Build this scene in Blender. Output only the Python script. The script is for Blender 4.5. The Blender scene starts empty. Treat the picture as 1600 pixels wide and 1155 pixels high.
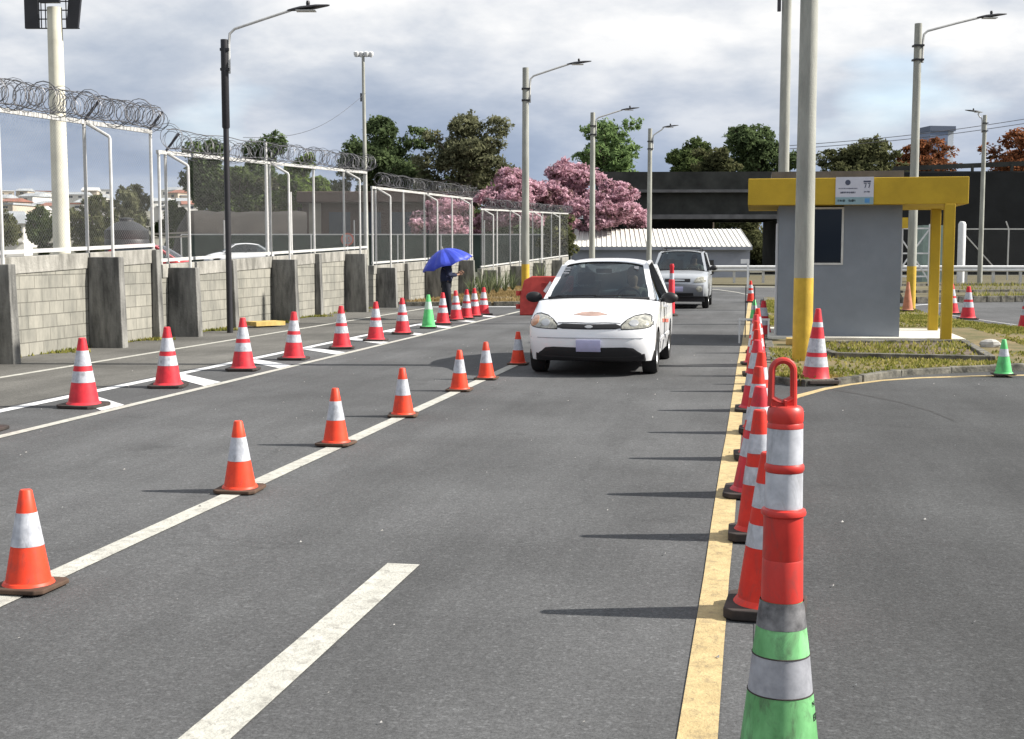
import bpy, math, random
import numpy as np
from mathutils import Vector, Matrix
random.seed(7)
rng = np.random.default_rng(11)
PI = math.pi
S = bpy.context.scene
C = S.collection

# ------------------------------------------------------------------ camera
FPX, W0, H0 = 2000.0, 1600, 1155          # focal length in photo pixels, photo size
EYE = 1.55
VPX, HY = 1180.0, 398.0                    # vanishing point of the road, horizon row
TH = math.atan((H0/2-HY)/FPX)
PSI = math.atan((VPX-W0/2)*math.cos(TH)/FPX)
Fw = Vector((-math.sin(PSI), math.cos(PSI), 0)); Rt = Vector((math.cos(PSI), math.sin(PSI), 0))
cd = bpy.data.cameras.new('camera'); cam = bpy.data.objects.new('camera', cd); C.objects.link(cam)
cd.sensor_width = 36; cd.lens = FPX/W0*36; cd.clip_end = 6000; cd.clip_start = 0.05
cam.location = (0, 0, EYE); cam.rotation_euler = (PI/2-TH, 0, PSI)
S.camera = cam

# ------------------------------------------------------------------ sun, sky, exposure
SUN_AZ = math.radians(8.5)                 # from +X towards +Y
SUN_EL = math.radians(36.7)
sv = Vector((math.cos(SUN_EL)*math.cos(SUN_AZ), math.cos(SUN_EL)*math.sin(SUN_AZ), math.sin(SUN_EL)))
sl = bpy.data.lights.new('sun', 'SUN'); sl.energy = 4.7; sl.angle = math.radians(0.55); sl.color = (1.0, 0.945, 0.86)
so = bpy.data.objects.new('sun', sl); C.objects.link(so); so.rotation_euler = sv.to_track_quat('Z', 'Y').to_euler()
S.view_settings.view_transform = 'Standard'; S.view_settings.look = 'None'
S.view_settings.gamma = 1; S.view_settings.exposure = 0.95; S.view_settings.use_curve_mapping = False

w = bpy.data.worlds.new('World'); S.world = w; w.use_nodes = True
nt = w.node_tree; N = nt.nodes; L = nt.links; N.clear()
def wn(t, **k):
    n = N.new(t)
    for a, b in k.items(): setattr(n, a, b)
    return n
sky = wn('ShaderNodeTexSky', sky_type='NISHITA', sun_disc=False, sun_elevation=SUN_EL, sun_rotation=PI/2-SUN_AZ, air_density=1.0, dust_density=1.0)
tc = wn('ShaderNodeTexCoord'); sep = wn('ShaderNodeSeparateXYZ'); L.new(tc.outputs['Generated'], sep.inputs[0])
def m2(op, a, b):
    n = wn('ShaderNodeMath', operation=op)
    for i, v in enumerate((a, b)):
        if isinstance(v, (int, float)): n.inputs[i].default_value = v
        elif v is not None: L.new(v, n.inputs[i])
    return n.outputs[0]
den = m2('ADD', m2('MAXIMUM', sep.outputs[2], 0.0), 0.30)
cmb = wn('ShaderNodeCombineXYZ'); L.new(m2('DIVIDE', sep.outputs[0], den), cmb.inputs[0]); L.new(m2('DIVIDE', sep.outputs[1], den), cmb.inputs[1])
cmb.inputs[2].default_value = 3.1
n1 = wn('ShaderNodeTexNoise'); n1.inputs['Scale'].default_value = 1.75; n1.inputs['Detail'].default_value = 9; n1.inputs['Roughness'].default_value = 0.56; n1.inputs['Distortion'].default_value = 0.1
L.new(cmb.outputs[0], n1.inputs['Vector'])
n2 = wn('ShaderNodeTexNoise'); n2.inputs['Scale'].default_value = 1.3; n2.inputs['Detail'].default_value = 4
L.new(cmb.outputs[0], n2.inputs['Vector'])
def ramp(fac, stops):
    r = wn('ShaderNodeValToRGB'); cr = r.color_ramp
    while len(cr.elements) < len(stops): cr.elements.new(0.5)
    for e, (p, c) in zip(cr.elements, stops): e.position = p; e.color = (*c, 1)
    L.new(fac, r.inputs[0]); return r.outputs[0]
# height above horizon tints the cloud layer: slate blue low, pale grey high
low = ramp(n1.outputs[0], [(0.34, (0.150, 0.190, 0.265)), (0.50, (0.210, 0.250, 0.325)), (0.66, (0.32, 0.350, 0.40))])
high = ramp(n1.outputs[0], [(0.36, (0.23, 0.265, 0.325)), (0.47, (0.335, 0.360, 0.40)), (0.60, (0.53, 0.53, 0.53))])
mx = wn('ShaderNodeMixRGB'); L.new(low, mx.inputs[1]); L.new(high, mx.inputs[2])
mr = wn('ShaderNodeMapRange'); mr.inputs[1].default_value = 0.05; mr.inputs[2].default_value = 0.16; mr.interpolation_type = 'SMOOTHSTEP'
hz = m2('ADD', sep.outputs[2], m2('MULTIPLY', m2('SUBTRACT', n2.outputs[0], 0.5), 0.12)); L.new(hz, mr.inputs[0]); L.new(mr.outputs[0], mx.inputs[0])
skc = wn('ShaderNodeMixRGB', blend_type='MULTIPLY'); skc.inputs[0].default_value = 1; L.new(sky.outputs[0], skc.inputs[1]); skc.inputs[2].default_value = (0.13, 0.13, 0.13, 1)
gap = ramp(n2.outputs[0], [(0.58, (0, 0, 0)), (0.70, (0.6, 0.6, 0.6))])
mg = wn('ShaderNodeMixRGB'); L.new(gap, mg.inputs[0]); L.new(mx.outputs[0], mg.inputs[1]); L.new(skc.outputs[0], mg.inputs[2])
bg = wn('ShaderNodeBackground'); L.new(mg.outputs[0], bg.inputs[0]); bg.inputs[1].default_value = 1.0
wo = wn('ShaderNodeOutputWorld'); L.new(bg.outputs[0], wo.inputs[0])

# ------------------------------------------------------------------ pixel helpers (photo pixel + distance -> place)
def ray(px, py):
    u = px-W0/2; v = py-H0/2
    return Rt*u + Fw*(FPX*math.cos(TH)-v*math.sin(TH)) + Vector((0, 0, -v*math.cos(TH)-FPX*math.sin(TH)))
def at(px, py, D):
    d = ray(px, py); return Vector((0, 0, EYE)) + d*(D/d.dot(Fw))
def gnd(px, py, z=0.0):
    d = ray(px, py); return Vector((0, 0, EYE)) + d*((z-EYE)/d.z)
def onX(px, py, X):
    d = ray(px, py); return Vector((0, 0, EYE)) + d*(X/d.x)
def onY(px, py, Y):
    d = ray(px, py); return Vector((0, 0, EYE)) + d*(Y/d.y)

# ------------------------------------------------------------------ materials
MATS = {}
def mat(name, col, rough=0.7, var=0.12, scale=4.0, bump=0.0, bscale=40.0, metal=0.0, spec=0.4, coat=0.0, col2=None, stretch=None, scuff=0.0):
    if name in MATS: return MATS[name]
    m = bpy.data.materials.new(name); m.use_nodes = True; MATS[name] = m
    t = m.node_tree; nd = t.nodes; lk = t.links; b = nd['Principled BSDF']
    b.inputs['Roughness'].default_value = rough; b.inputs['Metallic'].default_value = metal
    b.inputs['Specular IOR Level'].default_value = spec; b.inputs['Coat Weight'].default_value = coat
    tcn = nd.new('ShaderNodeTexCoord'); oi = nd.new('ShaderNodeObjectInfo'); sc_ = nd.new('ShaderNodeVectorMath'); sc_.operation = 'SCALE'; sc_.inputs[0].default_value = (17, 11, 23)
    lk.new(oi.outputs['Random'], sc_.inputs['Scale']); ad_ = nd.new('ShaderNodeVectorMath'); ad_.operation = 'ADD'; lk.new(tcn.outputs['Object'], ad_.inputs[0]); lk.new(sc_.outputs[0], ad_.inputs[1]); vec = ad_.outputs[0]; vec0 = vec
    if stretch:
        mp = nd.new('ShaderNodeMapping'); mp.inputs['Scale'].default_value = stretch; lk.new(vec, mp.inputs[0]); vec = mp.outputs[0]
    if var > 0 or col2:
        n = nd.new('ShaderNodeTexNoise'); n.inputs['Scale'].default_value = scale; n.inputs['Detail'].default_value = 6; n.inputs['Roughness'].default_value = 0.62
        lk.new(vec, n.inputs['Vector'])
        r = nd.new('ShaderNodeValToRGB'); r.color_ramp.elements[0].position = 0.34; r.color_ramp.elements[1].position = 0.68
        a = [max(0, c*(1-var)) for c in col]; bb = col2 if col2 else [min(1, c*(1+var)) for c in col]
        r.color_ramp.elements[0].color = (*a, 1); r.color_ramp.elements[1].color = (*bb, 1)
        lk.new(n.outputs[0], r.inputs[0]); outc = r.outputs[0]
        if scuff > 0:
            n3 = nd.new('ShaderNodeTexNoise'); n3.inputs['Scale'].default_value = 13; n3.inputs['Detail'].default_value = 8; n3.inputs['Roughness'].default_value = 0.72; n3.inputs['Distortion'].default_value = 0.6
            mp3 = nd.new('ShaderNodeMapping'); mp3.inputs['Scale'].default_value = (1.3, 1.3, .55); lk.new(vec0, mp3.inputs[0]); lk.new(mp3.outputs[0], n3.inputs['Vector'])
            r3 = nd.new('ShaderNodeValToRGB'); r3.color_ramp.elements[0].position = 0.50; r3.color_ramp.elements[1].position = 0.68; r3.color_ramp.elements[0].color = (0, 0, 0, 1); r3.color_ramp.elements[1].color = (scuff, scuff, scuff, 1); lk.new(n3.outputs[0], r3.inputs[0])
            x3 = nd.new('ShaderNodeMixRGB'); lk.new(r3.outputs[0], x3.inputs[0]); lk.new(outc, x3.inputs[1]); x3.inputs[2].default_value = (0.07, 0.06, 0.055, 1); outc = x3.outputs[0]
        lk.new(outc, b.inputs['Base Color'])
    else: b.inputs['Base Color'].default_value = (*col, 1)
    if bump > 0:
        n = nd.new('ShaderNodeTexNoise'); n.inputs['Scale'].default_value = bscale; n.inputs['Detail'].default_value = 5; lk.new(tcn.outputs['Object'], n.inputs['Vector'])
        bp = nd.new('ShaderNodeBump'); bp.inputs['Strength'].default_value = bump; bp.inputs['Distance'].default_value = 0.02
        lk.new(n.outputs[0], bp.inputs['Height']); lk.new(bp.outputs[0], b.inputs['Normal'])
    return m

def asphalt_mat(name, base, patch=0.25):
    m = bpy.data.materials.new(name); m.use_nodes = True; MATS[name] = m
    t = m.node_tree; nd = t.nodes; lk = t.links; b = nd['Principled BSDF']
    b.inputs['Roughness'].default_value = 0.93; b.inputs['Specular IOR Level'].default_value = 0.25
    g = nd.new('ShaderNodeNewGeometry')
    def noise(s, d=4, r=0.6, st=None):
        v = g.outputs['Position']
        if st:
            mp = nd.new('ShaderNodeMapping'); mp.inputs['Scale'].default_value = st; lk.new(v, mp.inputs[0]); v = mp.outputs[0]
        n = nd.new('ShaderNodeTexNoise'); n.inputs['Scale'].default_value = s; n.inputs['Detail'].default_value = d; n.inputs['Roughness'].default_value = r
        lk.new(v, n.inputs['Vector']); return n.outputs[0]
    def rmp(f, p0, c0, p1, c1):
        r = nd.new('ShaderNodeValToRGB'); r.color_ramp.elements[0].position = p0; r.color_ramp.elements[1].position = p1
        r.color_ramp.elements[0].color = (c0, c0, c0, 1); r.color_ramp.elements[1].color = (c1, c1, c1, 1); lk.new(f, r.inputs[0]); return r.outputs[0]
    def mul(a, bb):
        x = nd.new('ShaderNodeMixRGB'); x.blend_type = 'MULTIPLY'; x.inputs[0].default_value = 1
        if isinstance(a, tuple): x.inputs[1].default_value = (*a, 1)
        else: lk.new(a, x.inputs[1])
        lk.new(bb, x.inputs[2]); return x.outputs[0]
    vo = nd.new('ShaderNodeTexVoronoi'); vo.inputs['Scale'].default_value = 75; lk.new(g.outputs['Position'], vo.inputs['Vector'])
    sp = nd.new('ShaderNodeSeparateXYZ'); lk.new(vo.outputs['Color'], sp.inputs[0])
    c = mul(base, rmp(noise(0.35, 5), 0.35, 1-patch, 0.65, 1+patch*0.6))
    c = mul(c, rmp(noise(1.6, 6, 0.7, (1, 0.12, 1)), 0.3, 0.80, 0.7, 1.15))     # long wheel-worn streaks
    c = mul(c, rmp(noise(24, 3, 0.75), 0.34, 0.84, 0.68, 1.14))
    c = mul(c, rmp(noise(70, 2, 0.7), 0.3, 0.70, 0.72, 1.30))
    c = mul(c, rmp(sp.outputs[0], 0.82, 0.97, 1.0, 1.35))                        # pale chips of aggregate
    c = mul(c, rmp(noise(0.9, 6, 0.65), 0.62, 1.0, 0.74, 0.70))                  # oil and damp blotches
    wv = nd.new('ShaderNodeTexVoronoi'); wv.feature = 'DISTANCE_TO_EDGE'; wv.inputs['Scale'].default_value = 0.22
    nn = nd.new('ShaderNodeTexNoise'); nn.inputs['Scale'].default_value = 1.1; nn.inputs['Detail'].default_value = 6; lk.new(g.outputs['Position'], nn.inputs['Vector'])
    va = nd.new('ShaderNodeVectorMath'); va.operation = 'MULTIPLY_ADD'; lk.new(nn.outputs['Color'], va.inputs[0]); va.inputs[1].default_value = (1.6, 1.6, 0); lk.new(g.outputs['Position'], va.inputs[2]); lk.new(va.outputs[0], wv.inputs['Vector'])
    c = mul(c, rmp(wv.outputs['Distance'], 0.0, 0.86, 0.003, 1.0))              # hairline cracks
    lk.new(c, b.inputs['Base Color'])
    bp = nd.new('ShaderNodeBump'); bp.inputs['Strength'].default_value = 0.5; bp.inputs['Distance'].default_value = 0.006
    lk.new(noise(110, 3, 0.7), bp.inputs['Height']); lk.new(bp.outputs[0], b.inputs['Normal'])
    return m
ASPH = asphalt_mat('asphalt', (0.092, 0.094, 0.097))
ASPH_NEW = asphalt_mat('asphalt_newer', (0.064, 0.066, 0.068), 0.25)
ASPH_OLD = asphalt_mat('asphalt_old', (0.122, 0.119, 0.110), 0.35)

def block_mat():
    m = bpy.data.materials.new('block_wall'); m.use_nodes = True
    t = m.node_tree; nd = t.nodes; lk = t.links; b = nd['Principled BSDF']; b.inputs['Roughness'].default_value = 0.9
    g = nd.new('ShaderNodeNewGeometry'); sp = nd.new('ShaderNodeSeparateXYZ'); lk.new(g.outputs['Position'], sp.inputs[0])
    cb = nd.new('ShaderNodeCombineXYZ'); lk.new(sp.outputs[1], cb.inputs[0]); lk.new(sp.outputs[2], cb.inputs[1])
    br = nd.new('ShaderNodeTexBrick'); lk.new(cb.outputs[0], br.inputs['Vector']); br.inputs['Scale'].default_value = 1
    br.inputs['Brick Width'].default_value = 0.41; br.inputs['Row Height'].default_value = 0.205; br.inputs['Mortar Size'].default_value = 0.009
    br.inputs['Mortar Smooth'].default_value = 0.3; br.inputs['Bias'].default_value = 0
    br.inputs['Color1'].default_value = (0.285, 0.283, 0.262, 1); br.inputs['Color2'].default_value = (0.225, 0.225, 0.21, 1); br.inputs['Mortar'].default_value = (0.16, 0.158, 0.145, 1)
    n = nd.new('ShaderNodeTexNoise'); n.inputs['Scale'].default_value = 2.6; n.inputs['Detail'].default_value = 8; n.inputs['Roughness'].default_value = 0.74; mpw = nd.new('ShaderNodeMapping'); mpw.inputs['Scale'].default_value = (1, 1.5, .5); lk.new(g.outputs['Position'], mpw.inputs[0]); lk.new(mpw.outputs[0], n.inputs['Vector'])
    r = nd.new('ShaderNodeValToRGB'); r.color_ramp.elements[0].position = 0.33; r.color_ramp.elements[1].position = 0.62; r.color_ramp.elements[0].color = (0.60, 0.60, 0.57, 1); r.color_ramp.elements[1].color = (1.05, 1.02, 0.95, 1); lk.new(n.outputs[0], r.inputs[0])
    x = nd.new('ShaderNodeMixRGB'); x.blend_type = 'MULTIPLY'; x.inputs[0].default_value = 1; lk.new(br.outputs['Color'], x.inputs[1]); lk.new(r.outputs[0], x.inputs[2]); lk.new(x.outputs[0], b.inputs['Base Color'])
    bp = nd.new('ShaderNodeBump'); bp.inputs['Strength'].default_value = 0.7; bp.inputs['Distance'].default_value = 0.012; bp.invert = True
    lk.new(br.outputs['Fac'], bp.inputs['Height']); lk.new(bp.outputs[0], b.inputs['Normal'])
    return m
BLOCK = block_mat()

def glass_mat(name, tint=(0.55, 0.62, 0.6), refl=0.10):
    m = bpy.data.materials.new(name); m.use_nodes = True; t = m.node_tree; nd = t.nodes; lk = t.links; nd.clear()
    o = nd.new('ShaderNodeOutputMaterial'); a = nd.new('ShaderNodeBsdfTransparent'); a.inputs[0].default_value = (*tint, 1)
    g = nd.new('ShaderNodeBsdfGlossy'); g.inputs['Roughness'].default_value = 0.03; g.inputs[0].default_value = (0.9, 0.95, 1, 1)
    fr = nd.new('ShaderNodeFresnel'); fr.inputs[0].default_value = 1.5; ad = nd.new('ShaderNodeMath'); ad.operation = 'ADD'; ad.inputs[1].default_value = refl-0.04
    lk.new(fr.outputs[0], ad.inputs[0]); mxs = nd.new('ShaderNodeMixShader'); lk.new(ad.outputs[0], mxs.inputs[0]); lk.new(a.outputs[0], mxs.inputs[1]); lk.new(g.outputs[0], mxs.inputs[2]); lk.new(mxs.outputs[0], o.inputs[0])
    return m
GLASS = glass_mat('car_glass', (0.33, 0.40, 0.40), 0.07); GLASS_DARK = glass_mat('dark_glass', (0.12, 0.14, 0.15), 0.035)

def mesh_mat(name, cell=0.07, wire=0.0042, col=(0.20, 0.205, 0.205)):
    m = bpy.data.materials.new(name); m.use_nodes = True; t = m.node_tree; nd = t.nodes; lk = t.links; nd.clear()
    o = nd.new('ShaderNodeOutputMaterial'); tr = nd.new('ShaderNodeBsdfTransparent'); d = nd.new('ShaderNodeBsdfDiffuse'); d.inputs[0].default_value = (*col, 1)
    g = nd.new('ShaderNodeNewGeometry'); sp = nd.new('ShaderNodeSeparateXYZ'); lk.new(g.outputs['Position'], sp.inputs[0])
    def mm(op, a, b=None):
        n = nd.new('ShaderNodeMath'); n.operation = op
        for i, v in enumerate((a, b)):
            if v is None: continue
            if isinstance(v, (int, float)): n.inputs[i].default_value = v
            else: lk.new(v, n.inputs[i])
        return n.outputs[0]
    h = mm('ADD', sp.outputs[0], sp.outputs[1])
    f = []
    for sg in (1, -1):
        a = mm('ADD', h, mm('MULTIPLY', sp.outputs[2], sg)); f.append(mm('LESS_THAN', mm('PINGPONG', a, cell/2), wire/2))
    mk = mm('MAXIMUM', f[0], f[1])
    mxs = nd.new('ShaderNodeMixShader'); lk.new(mk, mxs.inputs[0]); lk.new(tr.outputs[0], mxs.inputs[1]); lk.new(d.outputs[0], mxs.inputs[2]); lk.new(mxs.outputs[0], o.inputs[0])
    return m
CHAIN = mesh_mat('chain_link')

def leaf_mat(name, c1, c2, c3=None, transl=0.42, s=0.9):
    m = bpy.data.materials.new(name); m.use_nodes = True; t = m.node_tree; nd = t.nodes; lk = t.links; nd.clear()
    o = nd.new('ShaderNodeOutputMaterial'); d = nd.new('ShaderNodeBsdfDiffuse'); tl = nd.new('ShaderNodeBsdfTranslucent')
    a = nd.new('ShaderNodeAttribute'); a.attribute_name = 'tone'
    g = nd.new('ShaderNodeNewGeometry'); n = nd.new('ShaderNodeTexNoise'); n.inputs['Scale'].default_value = s; n.inputs['Detail'].default_value = 3; lk.new(g.outputs['Position'], n.inputs['Vector'])
    ad = nd.new('ShaderNodeMath'); ad.operation = 'MULTIPLY_ADD'; lk.new(a.outputs['Fac'], ad.inputs[0]); ad.inputs[1].default_value = 0.5
    ml = nd.new('ShaderNodeMath'); ml.operation = 'MULTIPLY_ADD'; lk.new(n.outputs[0], ml.inputs[0]); ml.inputs[1].default_value = 1.3; ml.inputs[2].default_value = -0.40; lk.new(ml.outputs[0], ad.inputs[2])
    r = nd.new('ShaderNodeValToRGB'); e = r.color_ramp.elements; e[0].color = (*c1, 1); e[1].color = (*(c3 or c2), 1); e[0].position = 0.15; e[1].position = 0.9
    x = e.new(0.5); x.color = (*c2, 1)
    lk.new(ad.outputs[0], r.inputs[0]); lk.new(r.outputs[0], d.inputs[0]); lk.new(r.outputs[0], tl.inputs[0])
    mxs = nd.new('ShaderNodeMixShader'); mxs.inputs[0].default_value = transl; lk.new(d.outputs[0], mxs.inputs[1]); lk.new(tl.outputs[0], mxs.inputs[2]); lk.new(mxs.outputs[0], o.inputs[0])
    return m

M = dict(
 white_line=mat('white_line', (0.50, 0.50, 0.47), 0.8, 0.1, 3, 0.3, 80, col2=(0.66, 0.66, 0.62)),
 cream_line=mat('cream_line', (0.40, 0.395, 0.355), 0.8, 0.1, 9, 0.3, 80, col2=(0.49, 0.485, 0.44), scuff=0.5),
 yellow_line=mat('yellow_line', (0.42, 0.32, 0.16), 0.8, 0.1, 9, 0.3, 80, col2=(0.50, 0.39, 0.20), scuff=0.5),
 bright_line=mat('bright_line', (0.62, 0.63, 0.64), 0.8, 0.1, 3, scuff=0.5),
 cap=mat('cap_concrete', (0.20, 0.195, 0.175), 0.9, 0.3, 4, 0.5, 30, col2=(0.36, 0.35, 0.32), stretch=(1, 1, .4)),
 butt=mat('buttress_concrete', (0.13, 0.13, 0.125), 0.9, 0.5, 3.2, 0.5, 25, col2=(0.25, 0.247, 0.232), stretch=(1.6, 1.6, .35)),
 galv=mat('galvanised', (0.50, 0.50, 0.49), 0.55, 0.12, 8, metal=0.15),
 razor=mat('razor_wire', (0.15, 0.15, 0.16), 0.5, 0.1, 8, metal=0.4),
 bracket=mat('dark_bracket', (0.05, 0.05, 0.06), 0.6),
 pole=mat('pole_concrete', (0.31, 0.315, 0.285), 0.85, 0.22, 2.0, 0.3, 60, stretch=(2, 2, 0.5)),
 pole_y=mat('pole_yellow', (0.50, 0.33, 0.035), 0.7, 0.14, 5, 0.2, 40),
 booth_y=mat('booth_yellow', (0.46, 0.305, 0.022), 0.75, 0.10, 2.5, 0.15, 60),
 booth_g=mat('booth_grey', (0.21, 0.235, 0.27), 0.85, 0.07, 2.0, 0.25, 90),
 booth_dark=mat('booth_inside', (0.05, 0.05, 0.05), 0.9),
 slab=mat('slab_concrete', (0.58, 0.56, 0.50), 0.9, 0.15, 3, 0.3, 40),
 kerb=mat('kerb_concrete', (0.07, 0.07, 0.06), 0.92, 0.45, 5, 0.6, 25, col2=(0.20, 0.19, 0.16)),
 parapet=mat('parapet_grey', (0.10, 0.10, 0.115), 0.9, 0.2, 3),
 frame=mat('window_frame', (0.55, 0.55, 0.53), 0.6),
 cone_o=mat('cone_orange', (0.74, 0.050, 0.018), 0.5, 0.10, 9, spec=0.35, col2=(0.80, 0.066, 0.024), scuff=0.45),
 cone_ro=mat('cone_red_orange', (0.62, 0.026, 0.014), 0.5, 0.10, 9, spec=0.35, col2=(0.72, 0.036, 0.018), scuff=0.45),
 cone_r=mat('cone_red', (0.58, 0.022, 0.038), 0.5, 0.14, 9, spec=0.35, col2=(0.68, 0.036, 0.050), scuff=0.45),
 cone_f=mat('cone_faded', (0.42, 0.17, 0.10), 0.7, 0.2, 9),
 cone_g=mat('cone_green', (0.10, 0.52, 0.16), 0.5, 0.10, 9, spec=0.35, col2=(0.14, 0.62, 0.22), scuff=0.45),
 cone_gd=mat('cone_green_scuffed', (0.10, 0.33, 0.11), 0.6, 0.35, 7, spec=0.3, col2=(0.22, 0.55, 0.24), stretch=(1, 1, 0.45), scuff=0.75),
 band=mat('reflective_band', (0.40, 0.42, 0.47), 0.42, 0.10, 20, spec=0.5, col2=(0.54, 0.56, 0.61), scuff=0.45),
 band_g=mat('reflective_band_grey', (0.24, 0.25, 0.28), 0.45, 0.2, 12, col2=(0.38, 0.39, 0.43)),
 band_d=mat('reflective_band_dirty', (0.10, 0.10, 0.11), 0.6, 0.5, 16, col2=(0.26, 0.26, 0.27)),
 rubber=mat('rubber_base', (0.035, 0.030, 0.028), 0.85, 0.35, 7, col2=(0.06, 0.045, 0.04)),
 rubber_br=mat('rubber_base_brown', (0.075, 0.045, 0.030), 0.85, 0.35, 7),
 post_o=mat('delineator_orange', (0.52, 0.032, 0.024), 0.42, 0.10, 12, spec=0.45, scuff=0.45),
 barrier=mat('barrier_red', (0.36, 0.030, 0.025), 0.55, 0.25, 3, col2=(0.48, 0.055, 0.045)),
 carwhite=mat('car_white', (0.74, 0.755, 0.78), 0.28, 0.015, 2, spec=0.5, coat=0.6),
 carsilver=mat('car_silver', (0.42, 0.445, 0.475), 0.34, 0.03, 2, metal=0.35, coat=0.5),
 carred=mat('car_red', (0.40, 0.03, 0.03), 0.3, 0.03, 2, coat=0.5),
 clad=mat('cladding_grey', (0.16, 0.17, 0.19), 0.6, 0.08, 3),
 black=mat('black_plastic', (0.015, 0.015, 0.017), 0.5, 0.1, 4),
 tyre=mat('tyre', (0.02, 0.02, 0.02), 0.85, 0.2, 8),
 rim=mat('rim', (0.45, 0.46, 0.47), 0.35, 0.1, 8, metal=0.6),
 lampglass=mat('headlight', (0.20, 0.20, 0.175), 0.12, 0.35, 14, spec=0.7, coat=0.8, col2=(0.50, 0.49, 0.42)),
 amber=mat('amber', (0.42, 0.18, 0.07), 0.2, 0.1, 9, coat=0.8),
 plate=mat('number_plate', (0.40, 0.40, 0.58), 0.5, 0.12, 6),
 decal=mat('hood_decal', (0.38, 0.26, 0.22), 0.4, 0.2, 6),
 seat=mat('seat_cloth', (0.05, 0.06, 0.075), 0.9, 0.2, 6),
 seat_l=mat('seat_light', (0.20, 0.24, 0.25), 0.9, 0.2, 6),
 skin=mat('skin', (0.42, 0.24, 0.16), 0.6, 0.06, 8),
 hair=mat('hair', (0.02, 0.015, 0.012), 0.7, 0.1, 8),
 navy=mat('navy_cloth', (0.020, 0.026, 0.06), 0.9, 0.25, 9),
 trousers=mat('dark_trousers', (0.012, 0.014, 0.022), 0.9, 0.25, 9),
 shirt=mat('shirt_pale', (0.30, 0.28, 0.24), 0.9, 0.1, 9),
 shoe=mat('shoe', (0.01, 0.01, 0.01), 0.5),
 umb=mat('umbrella_blue', (0.03, 0.05, 0.40), 0.5, 0.1, 5, spec=0.3, col2=(0.045, 0.075, 0.50)),
 lampblk=mat('lamp_black', (0.02, 0.02, 0.024), 0.5),
 mastwhite=mat('mast_white', (0.60, 0.58, 0.48), 0.7, 0.12, 1.2),
 trunk=mat('bark', (0.085, 0.065, 0.05), 0.95, 0.35, 4),
 trunk_l=mat('bark_pale', (0.22, 0.19, 0.16), 0.95, 0.35, 4),
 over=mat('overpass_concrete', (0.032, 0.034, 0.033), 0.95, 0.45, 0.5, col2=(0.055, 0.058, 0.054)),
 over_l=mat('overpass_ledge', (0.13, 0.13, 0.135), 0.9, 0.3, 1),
 wall_dark=mat('wall_near_black', (0.014, 0.015, 0.016), 0.95, 0.35, 0.4),
 roofw=mat('roof_white', (0.62, 0.61, 0.57), 0.6, 0.1, 0.6),
 wallg=mat('wall_blue_grey', (0.24, 0.26, 0.31), 0.85, 0.1, 0.6),
 hut=mat('hut_brown', (0.085, 0.060, 0.052), 0.9, 0.25, 0.6),
 hut_l=mat('hut_pale', (0.28, 0.26, 0.22), 0.9, 0.15, 0.6),
 screen=mat('green_screen', (0.035, 0.050, 0.042), 0.9, 0.3, 0.6),
 earth=mat('bank_earth', (0.028, 0.024, 0.021), 0.95, 0.4, 0.4),
 tank=mat('tank_black', (0.025, 0.026, 0.03), 0.5, 0.15, 2),
 hwhite=mat('house_white', (0.58, 0.57, 0.54), 0.85, 0.1, 0.3),
 htan=mat('house_tan', (0.42, 0.36, 0.29), 0.85, 0.1, 0.3),
 hroof=mat('house_roof', (0.25, 0.115, 0.085), 0.9, 0.25, 0.3),
 hroofg=mat('house_roof_grey', (0.30, 0.32, 0.34), 0.8, 0.2, 0.3),
 hwin=mat('house_window', (0.05, 0.06, 0.075), 0.3),
 tower=mat('tower_haze_blue', (0.13, 0.17, 0.26), 0.4, 0.1, 0.03),  # bluish haze of the distance put into the facade colour
 tower_l=mat('tower_side', (0.42, 0.46, 0.52), 0.6, 0.05, 0.03),
 tower_d=mat('tower_band', (0.08, 0.10, 0.15), 0.5, 0.05, 0.03),
 wood=mat('yellow_wood', (0.50, 0.36, 0.12), 0.8, 0.2, 5),
 paintw=mat('white_steel', (0.62, 0.63, 0.64), 0.6, 0.08, 4),
 signw=mat('sign_white', (0.52, 0.53, 0.60), 0.6, 0.05, 4),
 signt=mat('sign_teal', (0.22, 0.33, 0.37), 0.6, 0.05, 4),
 signb=mat('sign_blue', (0.08, 0.25, 0.50), 0.6),
 signd=mat('sign_dark', (0.06, 0.07, 0.11), 0.6),
 signred=mat('sign_red', (0.42, 0.12, 0.09), 0.7),
 dirt=mat('dirt', (0.105, 0.08, 0.06), 0.95, 0.4, 5),
 shadow_blob=mat('wall_shadow_blob', (0.12, 0.12, 0.11), 0.95, 0.3, 9),  # flat tone for a shadow blob on the block wall, unused
 rock=mat('stone', (0.42, 0.41, 0.39), 0.9, 0.15, 6),
 cable=mat('cable', (0.05, 0.05, 0.06), 0.6),
 hill=mat('hill_green', (0.085, 0.09, 0.06), 0.95, 0.3, 0.02, col2=(0.20, 0.19, 0.16)),
)
def grass_base(name, a, b_): return mat(name, a, 0.95, 0.2, 1.4, 0.8, 12, col2=b_)
M['grassdry'] = grass_base('grass_dry', (0.15, 0.115, 0.06), (0.25, 0.19, 0.10))
M['grass'] = grass_base('grass_green', (0.085, 0.095, 0.030), (0.20, 0.145, 0.075))
M['vergemix'] = mat('verge_mix', (0.055, 0.052, 0.035), 0.95, 0.3, 1.3, 0.6, 8, col2=(0.17, 0.145, 0.075), stretch=(.25, 1.6, 1))
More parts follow.
